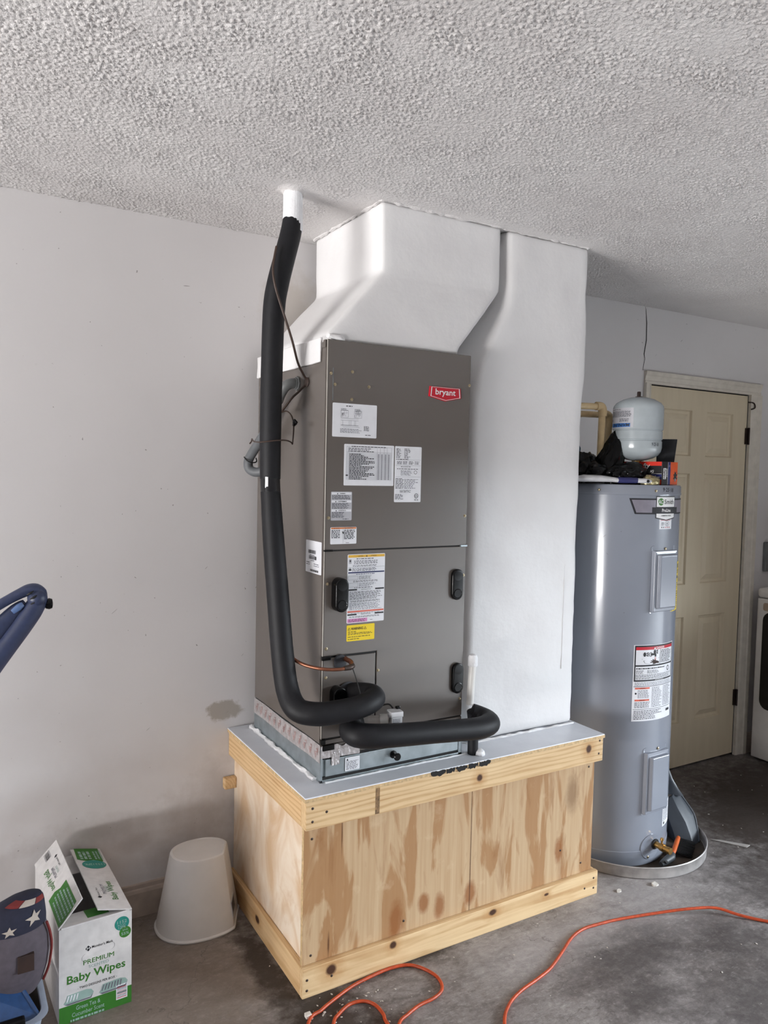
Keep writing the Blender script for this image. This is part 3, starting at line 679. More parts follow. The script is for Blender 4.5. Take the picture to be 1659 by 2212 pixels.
# tall caution label
f = front(.7275, 1.106); lb = sticker('caution_label', f, .132, .213, 'label_white', ah); sh = Sheet(f)
sh.rect(.002, .130, .203, .211, 'print_amber', .0011); sh.text('CAUTION', .044, .207, .004, K, .017, off=OF + .0003); sh.tri(.066, .207, .005, K, OF + .0003); sh.text('ATTENTION', .090, .207, .004, K, .020, off=OF + .0003)
sh.lines(.030, .110, .201, .196, 1, rng, K); sh.lines(.022, .112, .194, .182, 3, rng, K, ragged=.1); sh.lines(.018, .105, .180, .174, 2, rng, K, ragged=.1); sh.rect(.002, .130, .1722, .1728, 'print_grey', OF); sh.lines(.016, .120, .170, .160, 3, rng, K, ragged=.25)
sh.rect(.004, .013, .184, .198, 'label_grey', OF); sh.poly([(.006, .190), (.011, .190), (.0105, .197), (.0085, .194), (.0065, .197)], K, OF + .0002)
sh.poly([(.003, .163), (.013, .163), (.012, .170), (.010, .167), (.0085, .173), (.007, .167), (.005, .171)], K, OF)
sh.rect(.002, .130, .1545, .1585, 'print_navy', OF); sh.lines(.030, .105, .153, .149, 1, rng, 'print_navy', ragged=.1)
for v0, v1 in ((.146, .134), (.124, .112)):
    sh.frame(.002, .036, v1, v0, .0005, 'print_grey', OF); sh.lines(.040, .100, v0, v1, 5, rng, 'print_grey', ragged=.4)
sh.lines(.020, .112, .132, .126, 2, rng, K, ragged=.05); sh.lines(.024, .110, .111, .107, 1, rng, K)
for v, w in ((.101, 'INSTALLATION'), (.024, 'SERVICE')):
    sh.rect(.002, .034, v, v + .0045, K, OF); sh.rect(.098, .130, v, v + .0045, K, OF); sh.text(w, .066, v + .0022, .0034, K, .034, off=OF)
sh.lines(.008, .124, .098, .072, 8, rng, K, ragged=.2); sh.lines(.012, .120, .070, .064, 2, rng, K, ragged=.05); sh.lines(.008, .124, .062, .040, 7, rng, 'print_grey', ragged=.2)
sh.rect(.002, .130, .033, .038, 'print_salmon', OF); sh.lines(.014, .116, .0315, .029, 1, rng, K); sh.lines(.008, .124, .021, .016, 2, rng, K, ragged=.1)
sh.rect(.002, .072, .002, .0135, 'print_pink', .0011); sh.lines(.006, .068, .0125, .003, 3, rng, K, ragged=.1); sh.lines(.082, .097, .008, .005, 1, rng, K); sh.make('label_print', lb)
# yellow warning
f = front(.7285, 1.050); lb = sticker('yellow_warning_label', f, .098, .050, 'print_yellow', ah, label='bright yellow warning label'); sh = Sheet(f)
sh.text('WARNING', .036, .0385, .0085, K, .042, .012, off=OF); sh.tri(.008, .0385, .0085, K, OF); sh.tri(.0645, .0385, .0085, K, OF); sh.tri(.008, .0380, .0052, 'print_yellow', OF + .0002); sh.tri(.0645, .0380, .0052, 'print_yellow', OF + .0002)
sh.lines(.004, .040, .031, .027, 1, rng, K); sh.lines(.004, .090, .026, .019, 2, rng, K, ragged=.3); sh.lines(.004, .084, .015, .011, 1, rng, K, ragged=.1); sh.lines(.004, .050, .008, .004, 1, rng, K); sh.make('label_print', lb)
# shipping label on the left flank
f = lambda u, v, off: (AX0 - off, -.481 - u, 1.2565 + v); lb = sticker('shipping_label', f, .112, .100, 'label_white', ah); sh = Sheet(f)
for v0, u0, u1 in ((.060, .020, .072), (.042, .024, .078)):
    u = u0
    while u < u1: 
        w = rng.uniform(.0008, .0026); sh.rect(u, u + w, v0, v0 + .011, K, OF); u += w + rng.uniform(.0008, .002)
sh.lines(.030, .070, .057, .053, 1, rng, K); sh.lines(.038, .066, .040, .036, 1, rng, K); sh.lines(.006, .034, .034, .022, 2, rng, K); sh.lines(.060, .100, .032, .020, 2, rng, 'print_grey')
sh.lines(.034, .096, .013, .006, 1, rng, K, ragged=.02, ht=.9, word=.006); sh.make('label_print', lb)

# ------------------------------------------------------------------ white sheet-metal ducts
pl = thing('supply_plenum', (.95, -.33, AT), 'white painted offset supply plenum rising from the air handler into the ceiling', 'duct')
def sec(x0, x1, y0, y1, z, zl=None): return [(x0, y0, z if zl is None else zl), (x1, y0, z), (x1, y1, z), (x0, y1, z if zl is None else zl)]
def lump(mb, cuts, amp, sc, seed=0, bev=.014):
    bm = bmesh.new(); vs = [bm.verts.new(p) for p in mb.v]
    for f in mb.f: bm.faces.new([vs[i] for i in f])
    bmesh.ops.recalc_face_normals(bm, faces=bm.faces)
    bmesh.ops.bevel(bm, geom=[e for e in bm.edges if e.calc_face_angle(0) > .25], offset=bev, segments=3, affect='EDGES', profile=.5, clamp_overlap=True)
    bmesh.ops.triangulate(bm, faces=[f for f in bm.faces if len(f.verts) > 4])
    for _ in range(cuts):
        bmesh.ops.subdivide_edges(bm, edges=[e for e in bm.edges if e.calc_length() > .03], cuts=1, use_grid_fill=True)
    bm.normal_update(); off = Vector((seed * 3.1, seed, 2))
    for v in bm.verts:
        p = v.co; v.co = p + v.normal * amp * (noise.noise(p * sc + off) + .5 * noise.noise(p * sc * 3 + off))
    out = MB(); bm.verts.index_update(); out.v = [tuple(v.co) for v in bm.verts]; out.f = [tuple(v.index for v in f.verts) for f in bm.faces]; out.mi = [0] * len(out.f); bm.free(); return out
mb = MB().loft([sec(.651, 1.132, -.596, -.052, 1.960), sec(.655, 1.140, -.594, -.052, 1.985), sec(.862, 1.337, -.549, -.054, 2.205), sec(.860, 1.337, -.547, -.054, 2.4245)])
part('duct_body', lump(mb, 5, .0022, 9, 1, .018), 'duct_paint', pl, smooth=True)
mb = MB().box(AX0 - .0075, AX0 - .0002, -.571, AY1 - .003, 1.899, 1.972)
part('side_flange', lump(mb, 3, .0018, 30, 3, .003), 'duct_paint', pl, smooth=True)
def bead(pts, r0, r1, seed, name='caulk_bead', parent=None, mat='duct_paint'):
    P = []
    for a, b in zip(pts, pts[1:]):
        n = max(2, int((Vector(b) - Vector(a)).length / .02))
        P += [Vector(a).lerp(Vector(b), k / n) for k in range(n)]
    P.append(Vector(pts[-1])); rg = random.Random(seed)
    return part(name, bent(MB().tube([tuple(p) for p in P], [rg.uniform(r0, r1) for _ in P], 8, sub=2), .004, 45, seed), mat, parent, smooth=True)
bead([(.858, -.05, H + .003), (.858, -.549, H + .003), (1.342, -.549, H + .003)], .005, .011, 5, parent=pl, mat='ceiling_texture')
bead([(.648, -.575, 1.966), (.70, -.603, 1.969), (.655, -.60, 1.975)], .006, .013, 6, parent=pl)
rd = thing('return_duct', (1.48, -.28, T), 'white painted return air duct standing on the platform beside the air handler', 'duct')
def rs(xf, xc, xr, yf, yc, z, yb=-.02): return [(xf, yf, z), (xr, yf, z), (xr, yb, z), (xc, yb, z), (xc, yc, z)]
mb = MB().loft([rs(1.258, 1.200, 1.756, -.540, -.455, T + .003), rs(1.253, 1.196, 1.752, -.540, -.455, 1.30), rs(1.253, 1.196, 1.756, -.540, -.455, 1.84), rs(1.278, 1.205, 1.765, -.540, -.435, 1.955),
                 rs(1.380, 1.346, 1.768, -.541, -.450, 2.17), rs(1.385, 1.350, 1.760, -.541, -.455, 2.25), rs(1.378, 1.348, 1.760, -.541, -.455, 2.4245)])
part('duct_body', lump(mb, 5, .0035, 7, 8, .016), 'duct_paint', rd, smooth=True)
bead([(1.20, -.46, T), (1.26, -.543, T), (1.757, -.543, T), (1.760, -.03, T)], .004, .007, 9, parent=rd)
bead([(1.352, -.541, H + .003), (1.757, -.541, H + .003), (1.762, -.03, H + .003)], .004, .008, 10, parent=rd, mat='ceiling_texture')
part('duct_gap_shade', bent(MB().box(1.340, 1.352, -.520, -.500, 2.385, 2.412), .002, 60), 'black_gap', rd, bevel=.003)  # black piece standing in for the deep shade atop the slit between ducts
part('tape_seam', MB().box(1.690, 1.6915, -.5412, -.538, .84, 1.24), 'duct_paint', rd)

# ------------------------------------------------------------------ insulated line set and small pipes
li = thing('insulated_refrigerant_pipe', (.594, -.467, H), 'thick black foam insulated pipe dropping from a white painted ceiling sleeve', 'pipe')
sl = part('painted_sleeve', lump(MB().lathe((.590, -.470, 2.30), [(.0315, 0), (.0300, .05), (.0295, .124)], 24), 2, .001, 60, 1, .0005), 'white_caulk', li, smooth=True)
part('ceiling_collar', bent(MB().lathe((.592, -.468, H - .006), [(.030, -.012), (.033, -.003), (.041, .003), (.056, .0062)], 28, cap=False), .003, 40), 'ceiling_texture', li, smooth=True)
part('pipe_insulation', MB().tube([(.590, -.470, 2.335), (.582, -.474, 2.29), (.560, -.482, 2.215), (.540, -.482, 2.135), (.530, -.478, 2.06), (.524, -.482, 1.90), (.518, -.492, 1.70), (.5165, -.499, 1.545)], [.0300, .0320, .0325, .0335, .0335, .033, .0325, .031], 24), 'black_foam', li, smooth=True)
part('pipe_insulation', MB().tube([(.5165, -.502, 1.512), (.520, -.522, 1.37), (.526, -.548, 1.20), (.532, -.575, 1.03), (.537, -.605, .925), (.548, -.650, .877), (.59, -.686, .866), (.65, -.704, .868), (.712, -.716, .876), (.755, -.712, .884), (.786, -.690, .888), (.790, -.660, .890), (.768, -.636, .891), (.738, -.612, .890)],
     [.0300, .0325, .0335, .034, .0345, .0345, .0345, .0345, .034, .034, .034, .034, .033, .031], 24), 'black_foam', li, smooth=True)
tb = part('tape_band', MB().tube([(.5165, -.497, 1.556), (.5165, -.5, 1.53), (.5168, -.503, 1.505)], .0303, 24, sub=3), 'black_tape', li, smooth=True)
d0 = (Vector((CX, CY, 1.53)) - Vector((.5165, -.5, 1.53))).normalized(); a0 = math.atan2(d0.y, d0.x) - .35
part('silver_label', MB().poly([]) if 0 else grid(lambda u, v: (.5165 + .0309 * math.cos(a0 + u * .30 - .15), -.5 + .0309 * math.sin(a0 + u * .30 - .15), 1.511 + v * .040), 6, 2), 'silver_tape', tb, smooth=True)
part('grommet', MB().lathe((.735, FY - .0005, .890), [(.033, .0005), (.036, -.004), (.030, -.007)], 24, 'y'), 'dark_rubber', li, smooth=True)
dr = thing('insulated_drain_pipe', (.95, -.72, .73), 'short black foam insulated pipe looping across the front above the metal base', 'pipe')
part('pipe_insulation', MB().tube([(.775, -.612, .800), (.738, -.642, .798), (.716, -.676, .795), (.722, -.708, .790), (.765, -.727, .785), (.84, -.737, .780), (.96, -.742, .771), (1.08, -.742, .760), (1.155, -.738, .754), (1.208, -.718, .753), (1.224, -.684, .754), (1.214, -.654, .760), (1.194, -.640, .768)],
     [.033, .0355, .037, .0375, .037, .0355, .0345, .0345, .0350, .0355, .0350, .034, .033], 24), 'black_foam', dr, smooth=True)
part('drain_elbow', MB().tube([(1.196, -.640, .775), (1.205, -.634, .74), (1.212, -.628, .69), (1.214, -.626, T + .001)], .018, 16), 'black_foam', dr, smooth=True)
part('drain_stub', lump(MB().lathe((1.232, -.640, T + .0005), [(.020, 0), (.018, .012), (.008, .018)], 14), 1, .002, 60, 4, .002), 'white_caulk', dr, smooth=True)
vp = thing('vent_riser', (1.20, -.628, .78), 'short white capped plastic riser pipe beside the white duct', 'pipe')
part('pipe', MB().tube([(1.193, -.630, .795), (1.199, -.627, .86), (1.204, -.625, .935)], .0125, 16, sub=2), 'pvc_white', vp, smooth=True)
part('pipe_cap', MB().lathe((1.205, -.6245, .925), [(.0155, 0), (.0165, .002), (.0165, .028), (.013, .037), (.005, .041)], 20), 'white_caulk', vp, smooth=True)
fs = thing('float_switch', (.84, -.68, .79), 'small white boxy float switch on clear plastic pipe above the black pipe loop', 'float switch')
part('pipe', MB().tube([(.775, -.640, .806), (.80, -.655, .808), (.845, -.680, .812)], .0135, 16, sub=2), 'pvc_clear', fs, smooth=True)
part('coupling', MB().tube([(.768, -.634, .805), (.79, -.648, .807)], .0175, 16, sub=1), 'pvc_clear', fs, smooth=True)
part('coupling', MB().tube([(.822, -.667, .810), (.842, -.679, .812)], .0165, 16, sub=1), 'pvc_white', fs, smooth=True)
sb = part('switch_body', MB().box(-.018, .018, -.017, .017, .0, .030), 'tool_white', fs, bevel=.002); sb.location = Vector((.862, -.688, .792)) - world_loc(fs); sb.rotation_euler.z = rad(-8)
sc2 = part('switch_cap', MB().box(-.0205, .0205, -.0195, .0195, .030, .047), 'tool_white', fs, bevel=.003); sc2.location = sb.location; sc2.rotation_euler.z = rad(-8)
part('switch_nub', MB().box(.872, .886, -.682, -.670, .838, .847), 'black_plastic', fs, bevel=.003)
part('hinge_lug', MB().tube([(.838, -.690, .826), (.852, -.690, .828)], .007, 10, sub=1), 'tool_white', fs, smooth=True)
sh = Sheet(lambda u, v, off: (u * math.cos(rad(-8)) + .0172 * math.sin(rad(-8)), -.0174 - off, v)); sh.lines(-.012, .013, .026, .003, 5, rng, 'print_grey', ragged=.2, word=.005)
pr = sh.make('switch_print', sb); pr.location = (0, 0, 0)
part('lead_wire', MB().tube([(.842, FY - .001, .828), (.85, -.625, .838), (.866, -.645, .845), (.868, -.668, .836)], .0026, 8), 'black_gap', fs, smooth=True)
cl = thing('copper_liquid_line', (.66, -.66, .98), 'thin bare copper line curving into the access panel grommet', 'pipe')
part('copper_tube', MB().tube([(.548, -.552, 1.035), (.566, -.585, 1.007), (.59, -.625, .994), (.628, -.662, .988), (.668, -.676, .986), (.700, -.676, .987)], .0052, 12), 'copper', cl, smooth=True)
part('solder_joint', MB().tube([(.688, -.677, .987), (.710, -.675, .988), (.722, -.668, .990)], [.0068, .0085, .0078], 12), 'solder_dark', cl, smooth=True)
part('copper_elbow', MB().tube([(.716, -.672, .989), (.724, -.652, .996), (.722, -.628, .999), (.722, -.606, 1.0)], .0075, 12), 'copper', cl, smooth=True)
part('grommet', capsule(.706, .990, .040, .048, FY + .001, FY - .010), 'dark_rubber', cl, bevel=.004, smooth=True, angle=50)
single('sensor_lead', MB().tube([(.715, -.680, .984), (.722, -.690, .955), (.728, -.702, .922), (.731, -.706, .905)], .0016, 8), 'black_gap', 'thin black lead from the copper joint down into the thick black pipe', 'wire', smooth=True)
single('thermostat_cable', MB().tube([(.522, -.510, 2.235), (.508, -.520, 2.17), (.513, -.5235, 2.12), (.532, -.519, 2.07), (.551, -.520, 2.02), (.580, -.505, 1.962), (.612, -.475, 1.905), (.636, -.468, 1.868), (.646, -.469, 1.849), (.630, -.452, 1.822), (.612, -.435, 1.80), (.598, -.420, 1.775), (.575, -.41, 1.745), (.545, -.425, 1.74)], .0036, 10), 'brown_wire', 'brown thermostat cable running down the black pipe to the cabinet side', 'cable', smooth=True)
single('cable_grommet', MB().lathe((AX0, -.470, 1.848), [(.014, .0005), (.016, -.003), (.011, -.007)], 20, 'x'), 'brown_wire', 'round brown grommet where the cable enters the cabinet side', 'grommet', smooth=True)
sw = thing('spliced_wire', (.60, -.45, 1.70), 'loose thin brown wire with a taped splice looped around the black pipe', 'wire')
part('wire', MB().tube([(.575, -.41, 1.748), (.598, -.42, 1.758), (.608, -.438, 1.745), (.613, -.446, 1.72), (.610, -.454, 1.69), (.600, -.473, 1.667), (.592, -.488, 1.653), (.582, -.500, 1.658), (.556, -.522, 1.662), (.520, -.5305, 1.660), (.488, -.516, 1.655), (.483, -.48, 1.655), (.50, -.40, 1.66), (.52, -.33, 1.67), (.526, -.31, 1.663), (.520, -.31, 1.655)], .0022, 8), 'brown_wire', sw, smooth=True)
part('splice', bent(MB().tube([(.614, -.446, 1.732), (.618, -.447, 1.722), (.613, -.449, 1.712)], [.004, .009, .005], 10, sub=3), .002, 90), 'black_tape', sw, smooth=True)
cd = thing('flexible_conduit', (.60, -.25, 1.57), 'grey flexible electrical conduit bending from the cabinet side down behind the black pipe', 'conduit')
part('conduit_tube', MB().tube([(.600, -.345, 1.800), (.608, -.300, 1.765), (.612, -.250, 1.728), (.608, -.185, 1.678), (.600, -.130, 1.635), (.594, -.100, 1.602), (.597, -.100, 1.575), (.612, -.118, 1.563), (.630, -.14, 1.566)], .0165, 16), 'grey_conduit', cd, smooth=True)
part('elbow_fitting', MB().tube([(.642, -.398, 1.850), (.622, -.396, 1.848), (.606, -.386, 1.836), (.600, -.366, 1.815), (.600, -.345, 1.798)], [.016, .0165, .0175, .018, .0195], 16), 'grey_fitting', cd, smooth=True)
part('lock_nut', MB().lathe((AX0, -.398, 1.850), [(.023, 0), (.023, -.006), (.019, -.007), (.019, -.012)], 8, 'x'), 'grey_fitting', cd, bevel=.001)
part('wire_tie', MB().tube([(.578, -.100, 1.615), (.580, -.128, 1.602), (.598, -.132, 1.596), (.614, -.126, 1.600), (.620, -.105, 1.612)], .0022, 8), 'black_gap', cd, smooth=True)
# ------------------------------------------------------------------ water heater in its drain pan
PX, PY, PR = 2.213, -.3916, .350
dp = thing('drain_pan', (PX, PY, 0), 'round shallow metal drain pan with a rolled rim under the grey water heater', 'drain pan')
part('pan', MB().lathe((PX, PY, 0), [(PR - .006, 0), (PR, .003), (PR + .001, .043), (PR + .0035, .046), (PR + .001, .049), (PR - .003, .046), (PR - .003, .006), (PR - .010, .004)], 96), 'pan_metal', dp, smooth=True)
part('pan_floor', MB().lathe((PX, PY, 0), [(PR - .004, .004), (PR - .008, .0075)], 64), 'pan_dirt', dp)
HX, HY, HR, HZ = 2.13, -.375, .255, .010
HT = 1.545
wh = thing('water_heater', (HX, HY, HZ), 'tall grey cylindrical electric water heater standing in a metal pan by the door', 'water heater')
part('jacket', MB().lathe((HX, HY, 0), [(HR, .075), (HR, 1.508)], 128), 'heater_enamel', wh, smooth=True)
part('bottom_ring', MB().lathe((HX, HY, 0), [(HR - .012, HZ), (HR - .006, HZ + .002), (HR - .002, .020), (HR + .0018, .062), (HR + .0018, .074), (HR - .001, .077)], 128), 'heater_enamel', wh, smooth=True)
part('top_cap', MB().lathe((HX, HY, 0), [(HR - .001, 1.503), (HR + .0022, 1.505), (HR + .0022, 1.512), (HR + .001, 1.515), (HR + .001, 1.538), (HR - .003, 1.544), (HR - .010, HT), (.02, HT + .001)], 128), 'heater_enamel', wh, smooth=True)
def cyl(a0, z0, r=HR): return lambda u, v, off: (HX + (r + off) * math.cos(rad(a0) + u / r), HY + (r + off) * math.sin(rad(a0) + u / r), z0 + v)
A2U = lambda d: rad(d) * HR
def cyl_screw(a, z, r=HR + .002):
    d = Vector((math.cos(rad(a)), math.sin(rad(a)), 0)); p = Vector((HX, HY, z)) + d * r
    return part('screw', MB().tube([p - d * .001, p + d * .002, p + d * .0035], [.0055, .0055, .003], 8, sub=1), 'screw_metal', wh, smooth=True)
for a, z in ((-152, 1.522), (-102, 1.522), (-94.7, .045), (-88, 1.293), (-87, .486)): cyl_screw(a, z)
# two stepped element covers
for zc, h in ((1.165, .245), (.352, .250)):
    a = rad(-88); ex = Vector((-math.sin(a), math.cos(a), 0)); en = Vector((math.cos(a), math.sin(a), 0)); o = Vector((HX, HY, zc))
    def rr(w, hh, d): return [o + ex * (sx * w) + Vector((0, 0, sz * hh)) + en * d for sx, sz in ((-1, -1), (1, -1), (1, 1), (-1, 1))]
    ct = cyl(-88, zc - h / 2 - .006)
    fl = part('cover_flange', sheet.mb if 0 else MB().loft([[ct(u, v, q) for u, v in round_rect(-.074, .074, 0, h + .024, .012)] for q in (-.001, .0015)]), 'heater_enamel', wh)
    cv = part('element_cover', MB().loft([rr(.068, h / 2, HR - .012), rr(.067, h / 2 - .001, HR + .006), rr(.064, h / 2 - .004, HR + .008), rr(.052, h / 2 - .016, HR + .009), rr(.051, h / 2 - .017, HR + .021), rr(.047, h / 2 - .021, HR + .0235)]), 'heater_enamel', wh, bevel=.0022, bseg=3)
# name plate band, badge and lettering
f = cyl(-90, 0); D = A2U
sh = Sheet(f, .012)
def strip(pts_top, pts_bot, m, off, n=20):
    sh.mat(m)
    for k in range(n):
        a, b = k / n, (k + 1) / n
        L = lambda p, q, t: (p[0] + (q[0] - p[0]) * t, p[1] + (q[1] - p[1]) * t)
        P = [L(*pts_bot, a), L(*pts_bot, b), L(*pts_top, b), L(*pts_top, a)]
        sh.mb.poly([f(u, v, off) for u, v in P])
uL0, uL1, uR = D(-36.3), D(-31), D(36)
strip(((uL0, 1.492), (uR, 1.492)), ((uL1, 1.430), (uR, 1.430)), 'print_black', .0006)
strip(((uL0 + .010, 1.486), (uR, 1.486)), ((uL1 + .006, 1.436), (uR, 1.436)), 'heater_badge', .0009)
strip(((D(-15), 1.4575), (D(19), 1.4575)), ((D(-15), 1.432), (D(19), 1.432)), 'print_black', .0012, 8)
bu0, bu1 = D(-10.5), D(13)
strip(((bu0 - .003, 1.5015), (bu1 + .003, 1.5015)), ((bu0 - .003, 1.432), (bu1 + .003, 1.432)), 'print_black', .0013, 8)
strip(((bu0 - .004, 1.434), (bu1 + .004, 1.434)), ((bu0 - .004, 1.4145), (bu1 + .004, 1.4145)), 'print_black', .0013, 8)
um = (bu0 + bu1) / 2
strip(((bu0 - .004, 1.4146), (um, 1.4146)), ((bu0 - .004, 1.4144), (um, 1.404)), 'print_black', .0013, 4); strip(((um, 1.4146), (bu1 + .004, 1.4146)), ((um, 1.404), (bu1 + .004, 1.4144)), 'print_black', .0013, 4)
strip(((bu0, 1.498), (bu1, 1.498)), ((bu0, 1.459), (bu1, 1.459)), 'print_white', .0016, 8)
strip(((bu0, 1.4325), (bu1, 1.4325)), ((bu0, 1.4175), (bu1, 1.4175)), 'print_white', .0016, 8); strip(((bu0, 1.4176), (um, 1.4176)), ((bu0, 1.4172), (um, 1.4085)), 'print_white', .0016, 4); strip(((um, 1.4176), (bu1, 1.4176)), ((um, 1.4085), (bu1, 1.4172)), 'print_white', .0016, 4)
sh.disc(bu0 + .021, 1.479, .0145, 'print_green', .0019); sh.text('AO', bu0 + .0215, 1.479, .0165, 'print_white', .027, .01, off=.0022)
sh.text('Smith', bu0 + .068, 1.4795, .0185, 'print_black', .058, .008, off=.002)
sh.text('ProLine', um, 1.4455, .0135, 'print_white', .050, .02, off=.002); sh.text('COMMERCIAL GRADE', um, 1.4245, .0045, 'print_black', .058, .02, off=.002)
bdg = sh.make('name_plate', wh)
sh = Sheet(f); sh.text('9·25·18', D(3), 1.5265, .016, 'print_black', .064, .008, off=.0016, rot=-2); sh.make('handwritten_date', wh)['label'] = 'handwritten date in black marker'
fn = cyl(-96.5, 1.371); lb = sticker('inspection_sticker', fn, D(16), .041, 'label_white', wh, cols=8); sh = Sheet(fn, .02)
sh.lines(.006, .064, .037, .034, 1, rng, 'print_red', ragged=.1, ht=.6); sh.ring(.042, .0225, .0105, .0012, 'print_black', .0013); sh.text('8', .042, .0225, .009, 'print_black', off=.0014); sh.lines(.010, .026, .027, .014, 3, rng, 'print_black', word=.004)
for k in range(5): sh.tri(.012 + k * .011, .008, .006, 'print_black' if k < 2 else 'print_red', .0013)
sh.make('sticker_print', lb)
# energy guide (yellow) and paper label low on the right flank
fn = cyl(-75, 1.035); lb = sticker('energy_label', fn, D(31), .198, 'print_yellow', wh, r=.002, cols=10); sh = Sheet(fn, .02)
sh.text('ENERGY', .060, .181, .016, 'print_black', .10, .02, off=.0013); sh.lines(.004, .10, .166, .150, 2, rng, 'print_black'); sh.text('$401', .05, .138, .014, 'print_black', .05, .01, off=.0013) if 0 else sh.lines(.004, .09, .145, .128, 1, rng, 'print_black', ht=.7)
for v in (.122, .088, .040): sh.rect(.004, .11, v, v + .0012, 'print_black', .0013)
sh.lines(.004, .10, .115, .092, 3, rng, 'print_grey'); sh.lines(.004, .10, .080, .045, 4, rng, 'print_black'); sh.lines(.004, .10, .035, .006, 4, rng, 'print_grey'); sh.make('label_print', lb)
fn = cyl(-74, .145); lb = sticker('rating_label', fn, D(20), .096, 'label_white', wh, r=.001, cols=8); sh = Sheet(fn, .02); sh.lines(.004, .08, .09, .02, 10, rng, 'print_grey'); sh.disc(.014, .012, .006, 'print_black', .0013); sh.make('label_print', lb)
# tall danger label
fn = cyl(-117, .606); wd = D(49); lb = sticker('danger_label', fn, wd, .306, 'label_white', wh, r=.001, cols=20); sh = Sheet(fn, .012)
K = 'print_black'
for u0, u1, v0, v1 in ((.004, .009, .165, .304), (wd - .009, wd - .004, .165, .304), (.004, wd - .004, .298, .304), (.004, wd - .004, .220, .226), (.004, wd - .004, .160, .166), (.004, wd - .004, .1385, .1405), (.004, wd - .004, .0475, .049)): sh.rect(u0, u1, v0, v1, K, .0012)
sh.rect(.009, wd - .009, .286, .298, 'print_red', .0012); sh.text('DANGER', .125, .292, .009, 'print_white', .046, .01, off=.0016); sh.tri(.094, .292, .009, 'print_white', .0016)
sh.rect(.122, .1235, .226, .286, K, .0013); sh.lines(.127, .205, .283, .230, 9, rng, K, ragged=.3, ht=.5)
# tap and scald pictogram: two valves, spout, water, tub edge, hand
for cx, cy in ((.046, .268), (.094, .276)):
    sh.disc(cx, cy, .006, K, .0014, ry=.009)
    for dx, dyy in ((.010, .004), (.010, -.004), (.015, .006), (.015, 0), (.015, -.006)): sh.disc(cx + dx, cy + dyy, .0026, K, .0014, n=8)
sh.ring(.074, .267, .0085, .0022, K, .0014); sh.rect(.074, .100, .263, .271, K, .0014); sh.rect(.094, .102, .257, .268, K, .0014)
for k in range(4): sh.rect(.095 + k * .0018, .0957 + k * .0018, .244, .256, 'print_salmon', .0014)
sh.poly([(.034, .2505), (.118, .2515), (.118, .2503), (.034, .2493)], K, .0014); sh.poly([(.042, .243), (.1, .2465), (.1, .2458), (.042, .2418)], K, .0014); sh.poly([(.042, .243), (.050, .233), (.072, .229), (.072, .2283), (.049, .2322), (.0405, .2425)], K, .0014)
HB = 'cap_patch'
sh.poly([(.088, .230), (.118, .230), (.118, .236), (.106, .241), (.092, .239), (.086, .235)], HB, .0014)
for p in ([(.090, .234), (.074, .233), (.073, .236), (.090, .238)], [(.091, .236), (.076, .240), (.077, .243), (.093, .240)], [(.094, .238), (.083, .245), (.085, .248), (.098, .241)], [(.098, .239), (.093, .248), (.096, .249), (.102, .241)], [(.100, .232), (.084, .2285), (.085, .2265), (.102, .229)]): sh.poly(p, HB, .0014)
sh.lines(.012, .160, .216, .206, 1, rng, K, ragged=.3); sh.lines(.012, .045, .205, .190, 3, rng, K); sh.lines(.060, .120, .205, .190, 4, rng, K); sh.disc(.180, .203, .0085, K, .0013, ry=.011); sh.disc(.180, .203, .005, 'label_white', .0015, ry=.007)
sh.lines(.010, wd - .012, .188, .168, 5, rng, K, ragged=.1); sh.text('IMPORTANT', .125, .163, .0035, 'print_white', .05, off=.0016)
sh.lines(.008, wd - .008, .157, .142, 3, rng, 'print_grey', ragged=.1)
for v in (.129, .081): sh.rect(.010, .075, v, v + .007, 'print_salmon', .0012); sh.text('WARNING', .042, v + .0035, .0042, K, .026, off=.0015)
sh.lines(.022, .078, .126, .092, 6, rng, 'print_grey'); sh.lines(.010, .078, .078, .053, 5, rng, K, ragged=.1); sh.lines(.086, .145, .135, .053, 13, rng, 'print_grey', ragged=.3); sh.lines(.150, wd - .008, .135, .053, 13, rng, 'print_grey', ragged=.3)
sh.disc(.014, .112, .004, K, .0013); sh.lines(.008, .150, .044, .006, 6, rng, K, ragged=.4, ht=.4); sh.rect(.178, .206, .026, .036, K, .0013); sh.make('label_print', lb)
sh = Sheet(f)
for a, z, l, r in ((-146, 1.34, .02, 40), (-143, 1.27, .012, -50), (-147, 1.21, .01, 70), (-132, 1.36, .006, 30), (-127, 1.04, .006, 10)):
    u, v = D(a + 90), z; ca, sa = math.cos(rad(r)) * l / 2, math.sin(rad(r)) * l / 2
    sh.poly([(u - ca, v - sa), (u, v - .0008), (u + ca, v + sa), (u, v + .0008)], 'solder_dark', .0006)
sh.make('scratches', wh)
